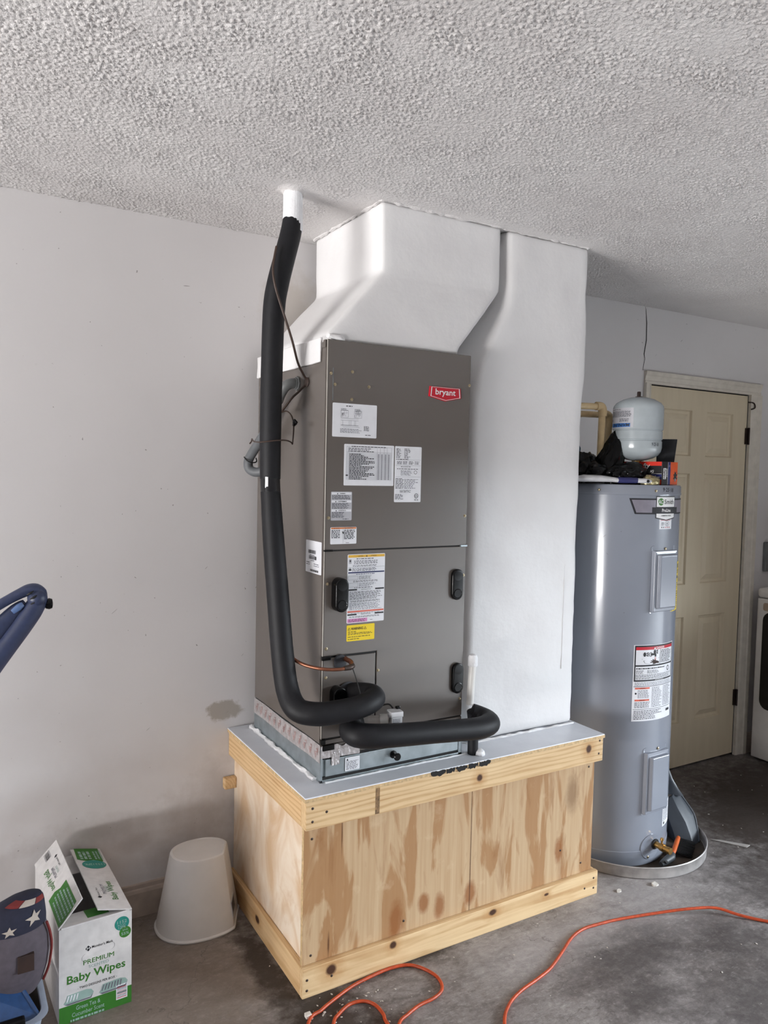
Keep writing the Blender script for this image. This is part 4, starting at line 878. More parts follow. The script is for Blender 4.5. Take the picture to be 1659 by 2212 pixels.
# brass drain valve on its round plate
a = rad(-86); en = Vector((math.cos(a), math.sin(a), 0)); ex = Vector((-math.sin(a), math.cos(a), 0))
fn = cyl(-90, .085); part('valve_plate', MB().loft([[fn(.052 * math.cos(2 * PI * k / 32) - .006, .050 * math.sin(2 * PI * k / 32), q) for k in range(32)] for q in (-.001, .003)]), 'heater_enamel', wh)
vb = Vector((HX, HY, .090)) + en * HR
def vt(l, r, m, n='drain_valve'): return part(n, MB().tube([vb + Vector(p) for p in l], r, 14, sub=1), m, wh, smooth=True)
va = vt([en * .001, en * .006], .021, 'black_gap', 'valve_collar')
vt([en * .004, en * .030, en * .0301, en * .046, en * .0461, en * .062], [.0125, .0125, .0155, .0155, .012, .012], 'brass')
vt([en * .062, en * .066, en * .076], [.014, .0145, .0135], 'brass', 'valve_nozzle')
vt([en * .034 + Vector((0, 0, .012)), en * .034 + Vector((0, 0, .028)), en * .034 + Vector((0, 0, .029)), en * .034 + Vector((0, 0, .037))], [.004, .004, .0075, .0065], 'brass', 'valve_stem')
# ---- things on top of the heater
TX, TY = 2.117, -.488
tk = thing('expansion_tank', (TX, TY, 1.60), 'small grey domed expansion tank mounted upside down above the water heater', 'tank')
prof = [(.016, 1.640), (.036, 1.644), (.064, 1.652), (.083, 1.664), (.0925, 1.678), (.096, 1.694), (.096, 1.719), (.0935, 1.7215), (.0935, 1.7245), (.097, 1.727), (.097, 1.759), (.0952, 1.761), (.0952, 1.763), (.099, 1.766), (.0995, 1.850), (.097, 1.862), (.087, 1.875), (.062, 1.889), (.034, 1.897), (.012, 1.899)]
part('tank_shell', MB().lathe((TX, TY, 0), prof, 64), 'tank_enamel', tk, smooth=True)
part('air_valve', MB().lathe((TX, TY, 0), [(.016, 1.897), (.014, 1.902), (.0075, 1.903), (.0075, 1.919), (.006, 1.922)], 16), 'cap_patch', tk, smooth=True)
part('nipple', MB().lathe((TX, TY, 0), [(.013, HT + .0015), (.013, 1.61), (.019, 1.611), (.019, 1.642)], 12), 'brass', tk, smooth=True)
tf = lambda a0, z0: (lambda u, v, off: (TX + (.0992 + off) * math.cos(rad(a0) + u / .099), TY + (.0992 + off) * math.sin(rad(a0) + u / .099), z0 + v))
fn = tf(-224, 1.772); lb = part('tank_label', MB().loft([[fn(u, v, q) for u, v in [(.13 * k / 14, 0) for k in range(15)] + [(.13 * (14 - k) / 14, .078) for k in range(15)]] for q in (-.0005, .0005)]), 'label_grey', tk)
sh = Sheet(fn, .01); sh.rect(.014, .118, .002, .017, 'print_blue', .001); sh.text('MAINLINE', .072, .0095, .0115, K, .088, .02, rot=180, off=.0014, shear=.25)
sh.lines(.016, .122, .074, .070, 1, rng, K, ragged=.6); sh.lines(.016, .122, .066, .042, 7, rng, K, ragged=.05, ht=.45); sh.lines(.070, .120, .036, .022, 3, rng, K, ragged=.3); sh.lines(.016, .026, .036, .026, 1, rng, K, ht=.9); sh.make('label_print', lb)
tf2 = lambda u, v, off: (TX + (.0965 + off) * math.cos(rad(-93) + u / .095), TY + (.0965 + off) * math.sin(rad(-93) + u / .095), 1.706 + v)
sh = Sheet(tf2); sh.text('9·25·18', .0, .0, .014, K, .036, .004, off=.0006); sh.make('handwritten_date', tk)
cp = thing('front_supply_pipe', (1.98, -.42, HT), 'cream plastic pipe rising from the heater in front and elbowing left behind the white duct', 'pipe')
part('pipe', MB().tube([(1.98, -.420, 1.60), (1.984, -.420, 1.835)], .0142, 16, sub=1), 'pvc_cream', cp, smooth=True)
part('pipe', MB().tube([(1.97, -.418, 1.857), (1.80, -.40, 1.853), (1.77, -.398, 1.853)], .0132, 16, sub=1), 'pvc_cream', cp, smooth=True)
part('elbow', MB().tube([(1.9845, -.420, 1.818), (1.985, -.420, 1.842), (1.977, -.419, 1.857), (1.952, -.416, 1.858)], .0175, 16), 'pvc_cream', cp, smooth=True)
part('coupling', MB().lathe((1.98, -.42, 1.575), [(.018, 0), (.0195, .002), (.0195, .012), (.0165, .014), (.0165, .034), (.015, .036)], 18), 'pvc_cream', cp, smooth=True)
part('threaded_nipple', MB().lathe((1.98, -.42, HT + .0015), [(.015, 0), (.0165, .006), (.015, .012), (.0165, .018), (.015, .030)], 16), 'copper', cp, smooth=True)
cp = thing('rear_supply_pipe', (2.08, -.25, HT), 'cream plastic pipe standing behind and slightly below the front cream pipe', 'pipe')
part('pipe', MB().tube([(2.088, -.358, HT + .002), (2.088, -.358, 1.825)], .0142, 16, sub=1), 'pvc_cream', cp, smooth=True)
part('pipe', MB().tube([(2.078, -.357, 1.832), (1.80, -.333, 1.828), (1.78, -.332, 1.828)], .0132, 16, sub=1), 'pvc_cream', cp, smooth=True)
part('elbow', MB().tube([(2.0885, -.358, 1.782), (2.0888, -.358, 1.816), (2.081, -.357, 1.832), (2.055, -.355, 1.833)], .0175, 16), 'pvc_cream', cp, smooth=True)
sv = thing('shutoff_valve', (1.93, -.30, HT), 'cream riser with a blue tagged valve half hidden behind the white duct edge', 'valve')
part('riser', MB().tube([(1.935, -.30, HT + .002), (1.935, -.30, 1.75)], .010, 12, sub=1), 'pvc_cream', sv, smooth=True)
part('valve_body', MB().lathe((1.935, -.30, 1.70), [(.012, 0), (.016, .008), (.016, .03), (.011, .04), (.006, .06)], 14), 'solder_dark', sv, smooth=True)
part('blue_tag', MB().loft([[(1.925, -.32, 1.665), (1.962, -.325, 1.655), (1.965, -.326, 1.69), (1.950, -.324, 1.715), (1.935, -.322, 1.71)], [(1.925, -.317, 1.665), (1.962, -.322, 1.655), (1.965, -.323, 1.69), (1.950, -.321, 1.715), (1.935, -.319, 1.71)]]), 'tag_blue', sv, bevel=.001)
# crumpled black bag
def crumple(c, rx, ry, rz, seed, base, fn=None, sub=5, amp=.16):
    bm = bmesh.new(); bmesh.ops.create_icosphere(bm, subdivisions=sub, radius=1); off = Vector((seed * 5.3, seed * 2.1, 0))
    for v in bm.verts:
        p = v.co.copy(); n1 = noise.noise(p * 1.3 + off); n2 = 1 - abs(noise.noise(p * 2.2 + off)) * 2; n3 = 1 - abs(noise.noise(p * 4.6 + off)) * 2
        k = 1 + amp * n1 + amp * .6 * n2 + amp * .22 * n3
        q = Vector((p.x * rx, p.y * ry, p.z * rz)) * k
        if fn: q = fn(q)
        q += Vector(c); q.z = max(q.z, base + .0006 + .0006 * p.x); v.co = q
    mb = MB(); bm.verts.index_update(); mb.v = [tuple(v.co) for v in bm.verts]; mb.f = [tuple(v.index for v in f.verts) for f in bm.faces]; mb.mi = [0] * len(mb.f); bm.free(); return mb
def merge(*ms):
    o = MB()
    for m in ms:
        b = len(o.v); o.v += m.v; o.f += [tuple(i + b for i in f) for f in m.f]; o.mi += m.mi
    return o
bag = merge(crumple((2.000, -.452, 1.62), .055, .045, .115, 2, HT, lambda q: Vector((q.x + .03 * (q.z / .1), q.y, q.z)), amp=.2), crumple((1.905, -.40, 1.59), .075, .06, .075, 5, HT, amp=.22), crumple((2.045, -.515, 1.575), .095, .06, .052, 8, HT, amp=.24), crumple((1.96, -.45, 1.575), .10, .06, .05, 11, HT, amp=.25))
single('trash_bag', bag, 'bag_plastic', 'crumpled shiny black plastic bag heaped on top of the water heater', 'bag', smooth=True)
# bag carton, corner towards the camera
ca = rad(-50.5); hx = Vector((math.cos(ca), math.sin(ca), 0)); fy = Vector((-math.sin(ca), math.cos(ca), 0))   # image right, away
co = Vector((2.131, -.606, HT + .001)); th = rad(30); lv = (-hx * math.cos(th) + fy * math.sin(th)); rv = (hx * math.sin(th) + fy * math.cos(th)); CH = .092
bx = thing('trash_bag_carton', co + lv * .09 + rv * .05, 'red and black trash bag carton with an orange end standing on the heater', 'box')
LL, RL = .175, .118
P = lambda a, b, z: tuple(co + lv * a + rv * b + Vector((0, 0, z)))
part('carton_body', MB().loft([[P(0, 0, z), P(LL, 0, z), P(LL, RL, z), P(0, RL, z)] for z in (0, CH)]), 'box_black', bx, bevel=.001)
fl_ = lambda u, v, off: tuple(co + lv * (LL - u) - rv * off + Vector((0, 0, v * .92))); fr_ = lambda u, v, off: tuple(co + rv * u - lv * off + Vector((0, 0, v * .92)))
sh = Sheet(fl_); w = LL; sh.rect(.002, w - .002, .082, .0995, 'box_red'); sh.rect(.002, w - .002, .001, .022, 'box_red'); sh.rect(.002, w - .001, .022, .044, 'box_blue'); sh.rect(.06, w - .001, .0465, .048, 'print_white')
sh.text('Hefty', w - .085, .079, .028, 'print_white', .065, .02, off=.0009, shear=.2); sh.text('STRONG', w - .068, .0575, .0115, 'print_white', .066, .015, off=.0009, shear=.15); sh.text('33', w - .032, .033, .0115, 'print_white', .016, off=.0009); sh.rect(w - .022, w - .008, .032, .034, 'print_white', .0009)
sh.make('carton_side_print', bx)
sh = Sheet(fr_); sh.rect(.001, .050, .001, .099, 'box_black'); sh.rect(.051, .117, .001, .0995, 'box_orange', .0006); sh.rect(.044, .0625, .001, .099, 'box_blue', .0008); sh.rect(.042, .044, .001, .099, 'print_white', .0009)
sh.poly([(.0085, .025), (.0305, .025), (.0305, .072), (.0085, .072)], 'print_white', .0009); sh.text('Hefty', .0195, .0485, .0185, K, .043, .02, rot=90, off=.0012, shear=.15); sh.text('STRONG', .0365, .052, .008, 'print_white', .036, .01, rot=90, off=.0012); sh.text('33', .053, .082, .006, 'print_white', .008, rot=90, off=.0012)
sh.poly([(.100 + (.017 if k % 2 else .009) * math.cos(2 * PI * k / 16), .036 + (.026 if k % 2 else .017) * math.sin(2 * PI * k / 16)) for k in range(16)], K, .0009); sh.text('20', .100, .022, .009, 'print_white', .012, rot=90, off=.0012)
sh.make('carton_end_print', bx)
br = MB(); c0 = Vector((2.268, -.520, HT + .001))
P2 = lambda a, b, z: c0 + hx * a + fy * b + Vector((0, 0, z))
br.loft([[P2(-.045, -.0, z), P2(.022, -.0, z), P2(.022, .03, z), P2(-.045, .03, z)] for z in (0, .06)] + [[P2(-.045, .0, .190), P2(.034, .0, .188), P2(.034, .03, .188), P2(-.045, .03, .190)]])
single('black_film_roll', bent(br, .003, 30), 'film_black', 'upright wrinkled black plastic packet behind the red and orange carton', 'packet', bevel=.002)
tl = thing('paint_scraper', (1.94, -.53, HT + .001), 'white wide-bladed hand tool with a dark blue grip lying on the heater top', 'scraper')
ta = Vector((1.800, -.470, HT)); tb_ = Vector((2.064, -.612, HT)); td = (tb_ - ta).normalized(); tn = Vector((-td.y, td.x, 0))
def flat(sts, z0=.004, n=12):
    rings = []
    for s, w, h, zc in sts:
        c = ta + td * s + Vector((0, 0, z0 + zc)); rings.append([c + tn * (w * math.cos(2 * PI * k / n)) + Vector((0, 0, h * math.sin(2 * PI * k / n))) for k in range(n)])
    return MB().loft(rings)
part('tool_body', flat([(0, .045, .010, .014), (.03, .045, .014, .017), (.10, .036, .013, .017), (.145, .020, .010, .014), (.165, .014, .0095, .012), (.24, .014, .0095, .012), (.275, .015, .010, .011), (.295, .010, .008, .010), (.302, .003, .003, .010)]), 'tool_white', tl, smooth=True)
part('grip', flat([(.163, .012, .0085, .0125), (.168, .0152, .0115, .0125), (.20, .0158, .0122, .0125), (.240, .0155, .0115, .012), (.247, .012, .009, .012)]), 'tool_navy', tl, smooth=True)
hz = ta + td * .282 + Vector((0, 0, .014)) - tn * .0145
part('hang_hole', MB().tube([hz + tn * .004, hz - tn * .0012], .0058, 14, sub=1), 'black_gap', tl)
single('crumpled_foil', crumple((2.085, -.590, HT + .012), .040, .022, .022, 21, HT, sub=4, amp=.3), 'gold_foil', 'small crumpled gold wrapper beside the blue-handled tool', 'wrapper', smooth=True)
# ---- things in the pan
du = thing('dustpan', (2.45, -.52, .01), 'dark grey plastic dustpan standing on edge between the heater and the pan rim', 'dustpan')
# scoop: a curved tray, its mouth edge low on the pan floor and its handle up behind the heater
e0 = [(2.470, -.600, .010), (2.498, -.566, .052), (2.512, -.535, .100), (2.500, -.492, .150), (2.486, -.462, .190)]          # right (outer) edge going up
e1 = [(2.415, -.612, .010), (2.430, -.585, .040), (2.436, -.553, .085), (2.432, -.515, .130), (2.437, -.478, .170)]
e2 = [(2.372, -.560, .012), (2.378, -.540, .045), (2.385, -.510, .085), (2.392, -.485, .120), (2.402, -.462, .150)]
e3 = [(2.388, -.500, .012), (2.394, -.485, .045), (2.400, -.470, .085), (2.405, -.455, .115), (2.410, -.445, .140)]
mb = MB(); rings = []
for i in range(5):
    P = [Vector(e[i]) for e in (e0, e1, e2, e3)]
    pts = []
    for a, b in zip(P, P[1:]): pts += [a.lerp(b, k / 3) for k in range(3)]
    pts.append(P[-1]); rings.append(pts)
inn = [[p + Vector((.0045, .006, .002)) for p in r] for r in rings]
mb.loft([r + list(reversed(q)) for r, q in zip(rings, inn)])
part('scoop', mb, 'dustpan_grey', du, smooth=True, bevel=.0012)
part('scoop_rim', MB().tube(e0, .0042, 8), 'dustpan_grey', du, smooth=True)
mb = MB(); hs = []
for (x, y, z), w in zip([(2.462, -.475, .172), (2.462, -.455, .195), (2.452, -.435, .235), (2.440, -.425, .28), (2.432, -.420, .31)], (.034, .028, .024, .022, .014)):
    hs.append([Vector((x, y, z)) + hx * (w * math.cos(2 * PI * k / 12)) + fy * (.010 * math.sin(2 * PI * k / 12)) for k in range(12)])
part('dustpan_handle', mb.loft(hs), 'dustpan_grey', du, smooth=True)
hb = thing('hand_brush', (2.27, -.65, .009), 'hand brush with grey and orange handle and black bristles lying in the metal pan', 'brush')
q0, q1, q2, q3 = Vector((2.145, -.668, .022)), Vector((2.225, -.652, .026)), Vector((2.262, -.635, .036)), Vector((2.352, -.585, .050))
part('grip', MB().tube([q0, q0.lerp(q1, .2), q0.lerp(q1, .6), q1, q1.lerp(q2, .5)], [.009, .013, .0155, .0165, .011], 14), 'brush_grey', hb, smooth=True)
part('grip_hole', MB().tube([q0 + Vector((.018, -.008, .008)), q0 + Vector((.017, -.013, .013))], .006, 10, sub=1), 'black_gap', hb)
part('brush_back', MB().tube([q1.lerp(q2, .3), q2, q2.lerp(q3, .35), q2.lerp(q3, .7), q3], [.009, .0095, .0095, .0095, .008], 12), 'brush_orange', hb, smooth=True)
mb = MB(); rb = random.Random(3)
for i in range(26):
    for j in range(5):
        b = q2.lerp(q3, i / 25) + Vector((.002, -.002 + j * .001, -.002 - .002 * j)); d = Vector((.052 + .004 * rb.random(), -.040, -.020 - .003 * j + .008 * rb.random())); e = b + d + Vector((rb.uniform(-.004, .004), rb.uniform(-.004, .004), rb.uniform(-.003, .003))); e.z = max(e.z, .010)
        mb.tube([b, e], [.0022, .0016], 4, sub=1)
o = part('bristles', mb, 'bristle_black', hb); o['kind'] = 'stuff'

# ------------------------------------------------------------------ dryer and switch plate at the right edge
wd_ = thing('clothes_dryer', (3.95, -.42, 0), 'white front-loading laundry machine with a black door at the right edge beyond the door', 'appliance')
part('cabinet', MB().box(3.611, 4.31, -.76, -.070, .012, .915), 'appliance_white', wd_, bevel=.008)
part('top_lid', MB().box(3.611, 4.315, -.765, -.066, .917, .972), 'appliance_white', wd_, bevel=.022, bseg=4)
def rrx(x, y0, y1, z0, z1, r): return [(x, p, q) for p, q in round_rect(y0, y1, z0, z1, r, 5)]
part('door_glass', MB().loft([rrx(3.612, -.70, -.110, .298, .845, .05), rrx(3.604, -.70, -.110, .298, .845, .05)]), 'appliance_glass', wd_, bevel=.003)
part('door_trim', MB().loft([rrx(3.612, -.70, -.108, .848, .892, .012), rrx(3.606, -.70, -.108, .848, .892, .012)]), 'beige_plastic', wd_, bevel=.002)
for y in (-.70, -.13): part('foot', MB().lathe((3.66, y, 0), [(.02, 0), (.02, .014)], 12), 'black_plastic', wd_)
wm = thing('added_washer', (3.95, -1.13, 0), 'white washing machine added out of view to shade the floor by the door', 'appliance')  # unseen appliance, added to cast shade on the floor by the door
part('cabinet', MB().box(3.63, 4.31, -1.46, -.785, .012, .93), 'appliance_white', wm, bevel=.008)
part('top_lid', MB().box(3.63, 4.315, -1.465, -.78, .932, .985), 'appliance_white', wm, bevel=.022, bseg=4)
part('door_ring', MB().lathe((3.629, -1.12, .50), [(.23, .002), (.23, -.02), (.17, -.03), (.16, -.01)], 40, 'x'), 'label_grey', wm, smooth=True)
part('door_glass', MB().lathe((3.629, -1.12, .50), [(.165, -.008), (.10, -.022), (.02, -.028)], 40, 'x'), 'appliance_glass', wm, smooth=True)
ob = thing('switch_plate', (3.80, -.004, 1.05), 'grey metal electrical plate on the wall right of the door above the dryer', 'electrical plate')
part('plate', MB().box(3.745, 3.87, -.022, -.0005, 1.048, 1.218), 'grey_fitting', ob, bevel=.006)
part('toggle', MB().box(3.798, 3.812, -.030, -.021, 1.12, 1.145), 'label_grey', ob, bevel=.002)

# ------------------------------------------------------------------ wastebasket, carton, cap and tools at the left
bk = thing('wastebasket', (.425, -.138, 0), 'white plastic wastebasket turned upside down between the carton and the platform', 'wastebasket')
FN = (math.cos(rad(-25)), math.sin(rad(-25)))
def sq(cx, cy, a, b, z, n=72, e=2.25, flat=.88):
    out = []; lim = flat * math.hypot(a * FN[0], b * FN[1])
    for k in range(n):
        t = 2 * PI * k / n; c, s = math.cos(t), math.sin(t)
        x = a * math.copysign(abs(c) ** (2 / e), c); y = b * math.copysign(abs(s) ** (2 / e), s)
        q = max(0, x * FN[0] + y * FN[1] - lim); out.append((cx + x - q * FN[0], cy + y - q * FN[1], z))
    return out
BC = (.422, -.1365)
part('basket', MB().loft([sq(*BC, .146, .121, .004), sq(*BC, .1445, .1195, .020), sq(*BC, .1235, .1015, .13), sq(*BC, .102, .0835, .249), sq(*BC, .0995, .0810, .2555), sq(*BC, .092, .075, .258), sq(*BC, .088, .071, .2552), sq(*BC, .03, .026, .2552)]), 'bucket_white', bk, smooth=True, sharp=22)
part('rolled_rim', MB().loft([sq(*BC, .146, .121, .0005), sq(*BC, .1505, .1245, .0015), sq(*BC, .1515, .1255, .006), sq(*BC, .149, .123, .010), sq(*BC, .145, .120, .011)], cap=False), 'bucket_white', bk, smooth=True)
def fn(u, v, off):
    z = .040 + v; d = .88 * (.1418 - .172 * z) + off + .0012; q = u - .052
    return (BC[0] + FN[0] * d - FN[1] * q, BC[1] + FN[1] * d + FN[0] * q, z)
lb = part('barcode_label', MB().loft([[fn(0, 0, q), fn(.07, 0, q), fn(.07, .05, q), fn(0, .05, q)] for q in (-.0008, .0012)]), 'label_grey', bk); sh = Sheet(fn)
u = .006
while u < .060: w = rng.uniform(.001, .003); sh.rect(u, u + w, .012, .046, 'print_black', .0016); u += w + rng.uniform(.001, .0025)
sh.make('label_print', lb)

# opened carton of wipes: local frame, origin at the front left bottom corner, turned 2.6 degrees
g = rad(2.6); O = Vector((-.070, -.4445, .0005)); ux = Vector((math.cos(g), math.sin(g), 0)); uy = Vector((-math.sin(g), math.cos(g), 0)); uz = Vector((0, 0, 1))
BW, BD, BH, t_ = .199, .415, .277, .004
L = lambda x, y, z: tuple(O + ux * x + uy * y + uz * z)
wb_ = thing('wipes_carton', O + ux * .1 + uy * .2, 'opened white and green baby wipes carton with raised top flaps on the floor', 'carton')
def slab(x0, x1, y0, y1, z0, z1): return MB().loft([[L(x0, y0, z), L(x1, y0, z), L(x1, y1, z), L(x0, y1, z)] for z in (z0, z1)])
part('front_wall', slab(0, BW, 0, t_, 0, BH), 'carton_white', wb_); part('back_wall', slab(0, BW, BD - t_, BD, 0, BH), 'carton_white', wb_)
part('side_wall', slab(0, t_, t_, BD - t_, 0, BH), 'carton_white', wb_); part('side_wall', slab(BW - t_, BW, t_, BD - t_, 0, BH), 'carton_white', wb_)
part('bottom', slab(t_, BW - t_, t_, BD - t_, 0, .006), 'carton_kraft', wb_)
part('inner_lining', slab(t_ + .0005, BW - t_ - .0005, t_ + .0005, BD - t_ - .0005, .0065, .012), 'carton_inside', wb_)
def flap(name, h0, h1, n_dir, ln, slant=.006):
    """h0,h1 hinge points; n_dir unit vector to the free edge"""
    a, b = Vector(h0), Vector(h1); e = (b - a).normalized(); nrm = e.cross(n_dir).normalized()
    if nrm.z < 0: nrm = -nrm
    q = [a, b, b + n_dir * ln - e * slant, a + n_dir * ln + e * slant]
    o = part(name, MB().loft([[tuple(p) for p in q], [tuple(p + nrm * .0035) for p in q]]), 'carton_white', wb_)
    return o, (lambda u, v, off: tuple(a + e * u + n_dir * v + nrm * (.0036 + off)))
al = rad(47); fL, fnL = flap('left_flap', L(.0, .002, BH), L(.0, BD - .002, BH), (ux * math.cos(al) + uz * math.sin(al)), .095)
ar = rad(14); fR, fnR = flap('right_flap', L(BW, .002, BH), L(BW, BD - .002, BH), (-ux * math.cos(ar) + uz * math.sin(ar)), .097)
af = rad(-9); fF, fnF = flap('front_flap', L(.006, .001, BH), L(BW - .006, .001, BH), (uy * math.cos(af) + uz * math.sin(af)), .085)
ab = rad(-15); flap('back_flap', L(.006, BD - .001, BH), L(BW - .006, BD - .001, BH), (-uy * math.cos(ab) + uz * math.sin(ab)), .085)
sh = Sheet(fnF); sh.rect(.075, .135, .022, .084, 'print_green'); sh.make('flap_print', fF)
G, TL = 'print_green', 'print_teal'
# left flap (hinge left, free edge right): reads from the front end to the back
sh = Sheet(lambda u, v, off: fnL(u, v, off)); rag = [(.004, .004), (.16, .004), (.168, .03), (.155, .05), (.16, .075), (.02, .078), (.008, .05), (.002, .02)]
sh.poly(rag, G); 
for k in range(6): 
    u = .024 + .020 * k
    sh.lines(.016, .148, .072 - .0105 * k, .064 - .0105 * k, 1, rng, 'print_sage', ragged=.2, ht=.6, word=.010)
sh.text('Baby Wipes', .245, .030, .024, G, .125, .01, rot=180); sh.text('PREMIUM', .255, .050, .011, 'print_grey', .066, rot=180); sh.text('SCENTED', .255, .0625, .007, 'print_sage', .042, rot=180); sh.text("Member's Mark", .285, .074, .0065, K, .056, rot=180); sh.poly([(.318, .074), (.325, .067), (.332, .074), (.325, .081)], K, .0006)
sh.frame(.350, .395, .038, .060, .001, 'print_grey')
u = .354
while u < .392: w = rng.uniform(.0008, .0022); sh.rect(u, u + w, .041, .057, K); u += w + rng.uniform(.001, .002)
sh.make('flap_print', fL)
# right flap
sh = Sheet(lambda u, v, off: fnR(u, v, off)); sh.poly([(.312, .010), (.411, .008), (.411, .086), (.330, .090), (.318, .066), (.324, .04)], G)
for k in range(3): sh.lines(.328, .400, .034 - .010 * k, .026 - .010 * k, 1, rng, 'print_sage', ragged=.2, ht=.7)
sh.text('99.9% PURE', .366, .062, .016, 'print_sage', .072, .006, rot=180) if 0 else sh.lines(.330, .395, .082, .042, 3, rng, 'print_sage', ragged=.2, ht=.65, word=.016)
sh.make('green_patch', fR); sh = Sheet(lambda u, v, off: fnR(u, v, off)); sh.disc(.292, .044, .030, TL, .0007, ry=.038, n=28); sh.text('1152', .292, .026, .013, 'print_sage', .030, .01, rot=90, off=.001); sh.text('12PK', .292, .060, .013, 'print_sage', .030, .01, rot=90, off=.001)
sh.text('Baby Wipes', .115, .030, .024, G, .115, .01, rot=180 - 180); sh.text('PREMIUM', .125, .055, .011, 'print_grey', .060); sh.text('SCENTED', .125, .045, .007, 'print_sage', .040); sh.text("Member's Mark", .110, .075, .0065, K, .050); sh.poly([(.070, .075), (.077, .068), (.084, .075), (.077, .082)], K, .0006)
sh.make('flap_print', fR)
# front face
sh = Sheet(lambda u, v, off: L(u, -off, v))
sh.rect(.0, BW, .0, .052, G); sh.text('Green Tea &', .078, .038, .0125, 'print_sage', .066, .006); sh.text('Cucumber Scent', .078, .0205, .0125, 'print_sage', .088, .006); sh.text('con aroma a pepino', .078, .0065, .006, 'print_sage', .085) if 0 else sh.lines(.03, .125, .0105, .002, 1, rng, 'print_sage', ragged=.05, ht=.7)
sh.rect(.155, .187, .020, .064, 'label_white', .0006)
for k in range(11): sh.rect(.1575, .1845, .024 + .0034 * k, .024 + .0034 * k + rng.uniform(.0008, .0024), K if k % 3 else 'print_red', .0009)
sh.text('Baby Wipes', .101, .122, .031, G, .160, .014); sh.text('PREMIUM', .107, .163, .0135, G, .084); sh.text('SCENTED', .107, .1475, .0085, 'print_sage', .055, .004); sh.text('- TWO DESIGNS PER BOX -', .103, .0935, .007, K, .108, .004)
sh.text("Member's Mark", .117, .203, .008, K, .058, .004); sh.poly([(.070, .2015), (.078, .210), (.086, .2015), (.078, .193)], K); sh.text('M', .078, .2015, .007, 'print_white', .008, off=.0009)
for cx in (.052, .147):   # two printed wrapped packs
    sh.poly([(cx - .040, .060), (cx - .034, .068), (cx - .030, .082), (cx + .020, .084), (cx + .034, .080), (cx + .041, .070), (cx + .034, .060), (cx - .030, .056)], 'print_sage'); sh.poly([(cx - .038, .058), (cx + .032, .058), (cx + .040, .0685), (cx + .034, .054), (cx - .030, .053)], 'print_grey', .0007)
    for k in range(7 if cx > .1 else 4): sh.poly([(cx - .028 + k * .008, .080), (cx - .024 + k * .008, .080), (cx - .030 + k * .0085, .063), (cx - .033 + k * .0085, .063)], 'print_grey' if cx > .1 else 'label_white', .0009)
sh.disc(.171, .246, .0205, TL, .0005); sh.text('1152', .171, .251, .0095, 'print_sage', .027, .012, off=.0009); sh.text('12PK', .172, .235, .0085, 'print_sage', .022, .012, off=.0009); sh.lines(.158, .184, .2445, .2405, 1, rng, 'print_sage', ragged=.05)
sh.disc(.180, .218, .0165, G, .0007); sh.text('55%', .180, .214, .0085, 'print_sage', .022, .012, off=.0011); sh.text('SAVE', .180, .225, .0055, 'print_sage', .015, .006, off=.0011)
# die-cut hand hole: scored outline
pts = [(.072 + .012 * math.cos(rad(a)), .176 + .012 * math.sin(rad(a))) for a in range(90, 271, 20)]
for a, b in zip(pts, pts[1:]): sh.poly([a, b, (b[0] + .0008, b[1]), (a[0] + .0008, a[1])], 'print_grey')
pts = [(.138 + .012 * math.cos(rad(a)), .190 + .012 * math.sin(rad(a))) for a in range(-80, 91, 20)]
for a, b in zip(pts, pts[1:]): sh.poly([a, b, (b[0] + .0008, b[1]), (a[0] + .0008, a[1])], 'print_grey')
sh.make('front_print', wb_)

# grey-blue open tub at the bottom left, with a blue scoop and a cap in it
tu = thing('storage_tub', (-.28, -.50, 0), 'grey-blue open plastic tub on the floor left of the wipes carton', 'tub')
tx0, tx1, ty0, ty1, tz = -.46, -.112, -.595, -.385, .140
def rrz(i, z, r=.045): return [(p, q, z) for p, q in round_rect(tx0 + i, tx1 - i, ty0 + i, ty1 - i, r, 6)]
part('tub_body', MB().loft([rrz(.045, .0008), rrz(.030, .004), rrz(.008, tz - .004), rrz(0, tz - .004), rrz(-.002, tz - .001), rrz(0, tz), rrz(.013, tz), rrz(.015, tz - .004)], cap=False).poly(list(reversed(rrz(.045, .0008)))), 'tub_grey', tu, smooth=True)
part('tub_lining', MB().loft([rrz(.015, tz - .004), rrz(.038, .008)], cap=False).poly(rrz(.038, .008)), 'tub_inside', tu)
bp_ = thing('blue_scoop', (-.24, -.55, .08), 'scuffed blue plastic scoop lying slanted in the grey-blue tub', 'scoop')
bl = [Vector(p) for p in ((-.39, -.44, .235), (-.225, -.40, .235), (-.135, -.565, .125), (-.30, -.585, .085))]
part('scoop_blade', MB().loft([[tuple(p) for p in bl], [tuple(p + Vector((.004, .005, .008))) for p in bl]]), 'blue_plastic', bp_, bevel=.003)
part('scoop_lip', MB().tube([tuple(bl[1] + Vector((.002, .004, .006))), tuple(bl[1].lerp(bl[2], .5) + Vector((.004, .004, .007))), tuple(bl[2] + Vector((.002, .002, .006)))], .005, 8), 'blue_plastic', bp_, smooth=True)
mb = MB(); rb = random.Random(9)
for i in range(60):
    b = Vector((-.33 + .15 * rb.random(), -.615 + .02 * rb.random(), .12)); mb.tube([b + Vector((0, 0, .03)), b + Vector((-.02 + .01 * rb.random(), -.02, -.118))], [.002, .002], 4, sub=1)
bh = thing('black_brush', (-.26, -.61, 0), 'stiff black bristle brush standing in front of the blue scoop', 'brush')
part('bristles', mb, 'bristle_black', bh)['kind'] = 'stuff'
part('brush_block', MB().box(-.34, -.17, -.618, -.592, .142, .17), 'black_plastic', bh, bevel=.006)
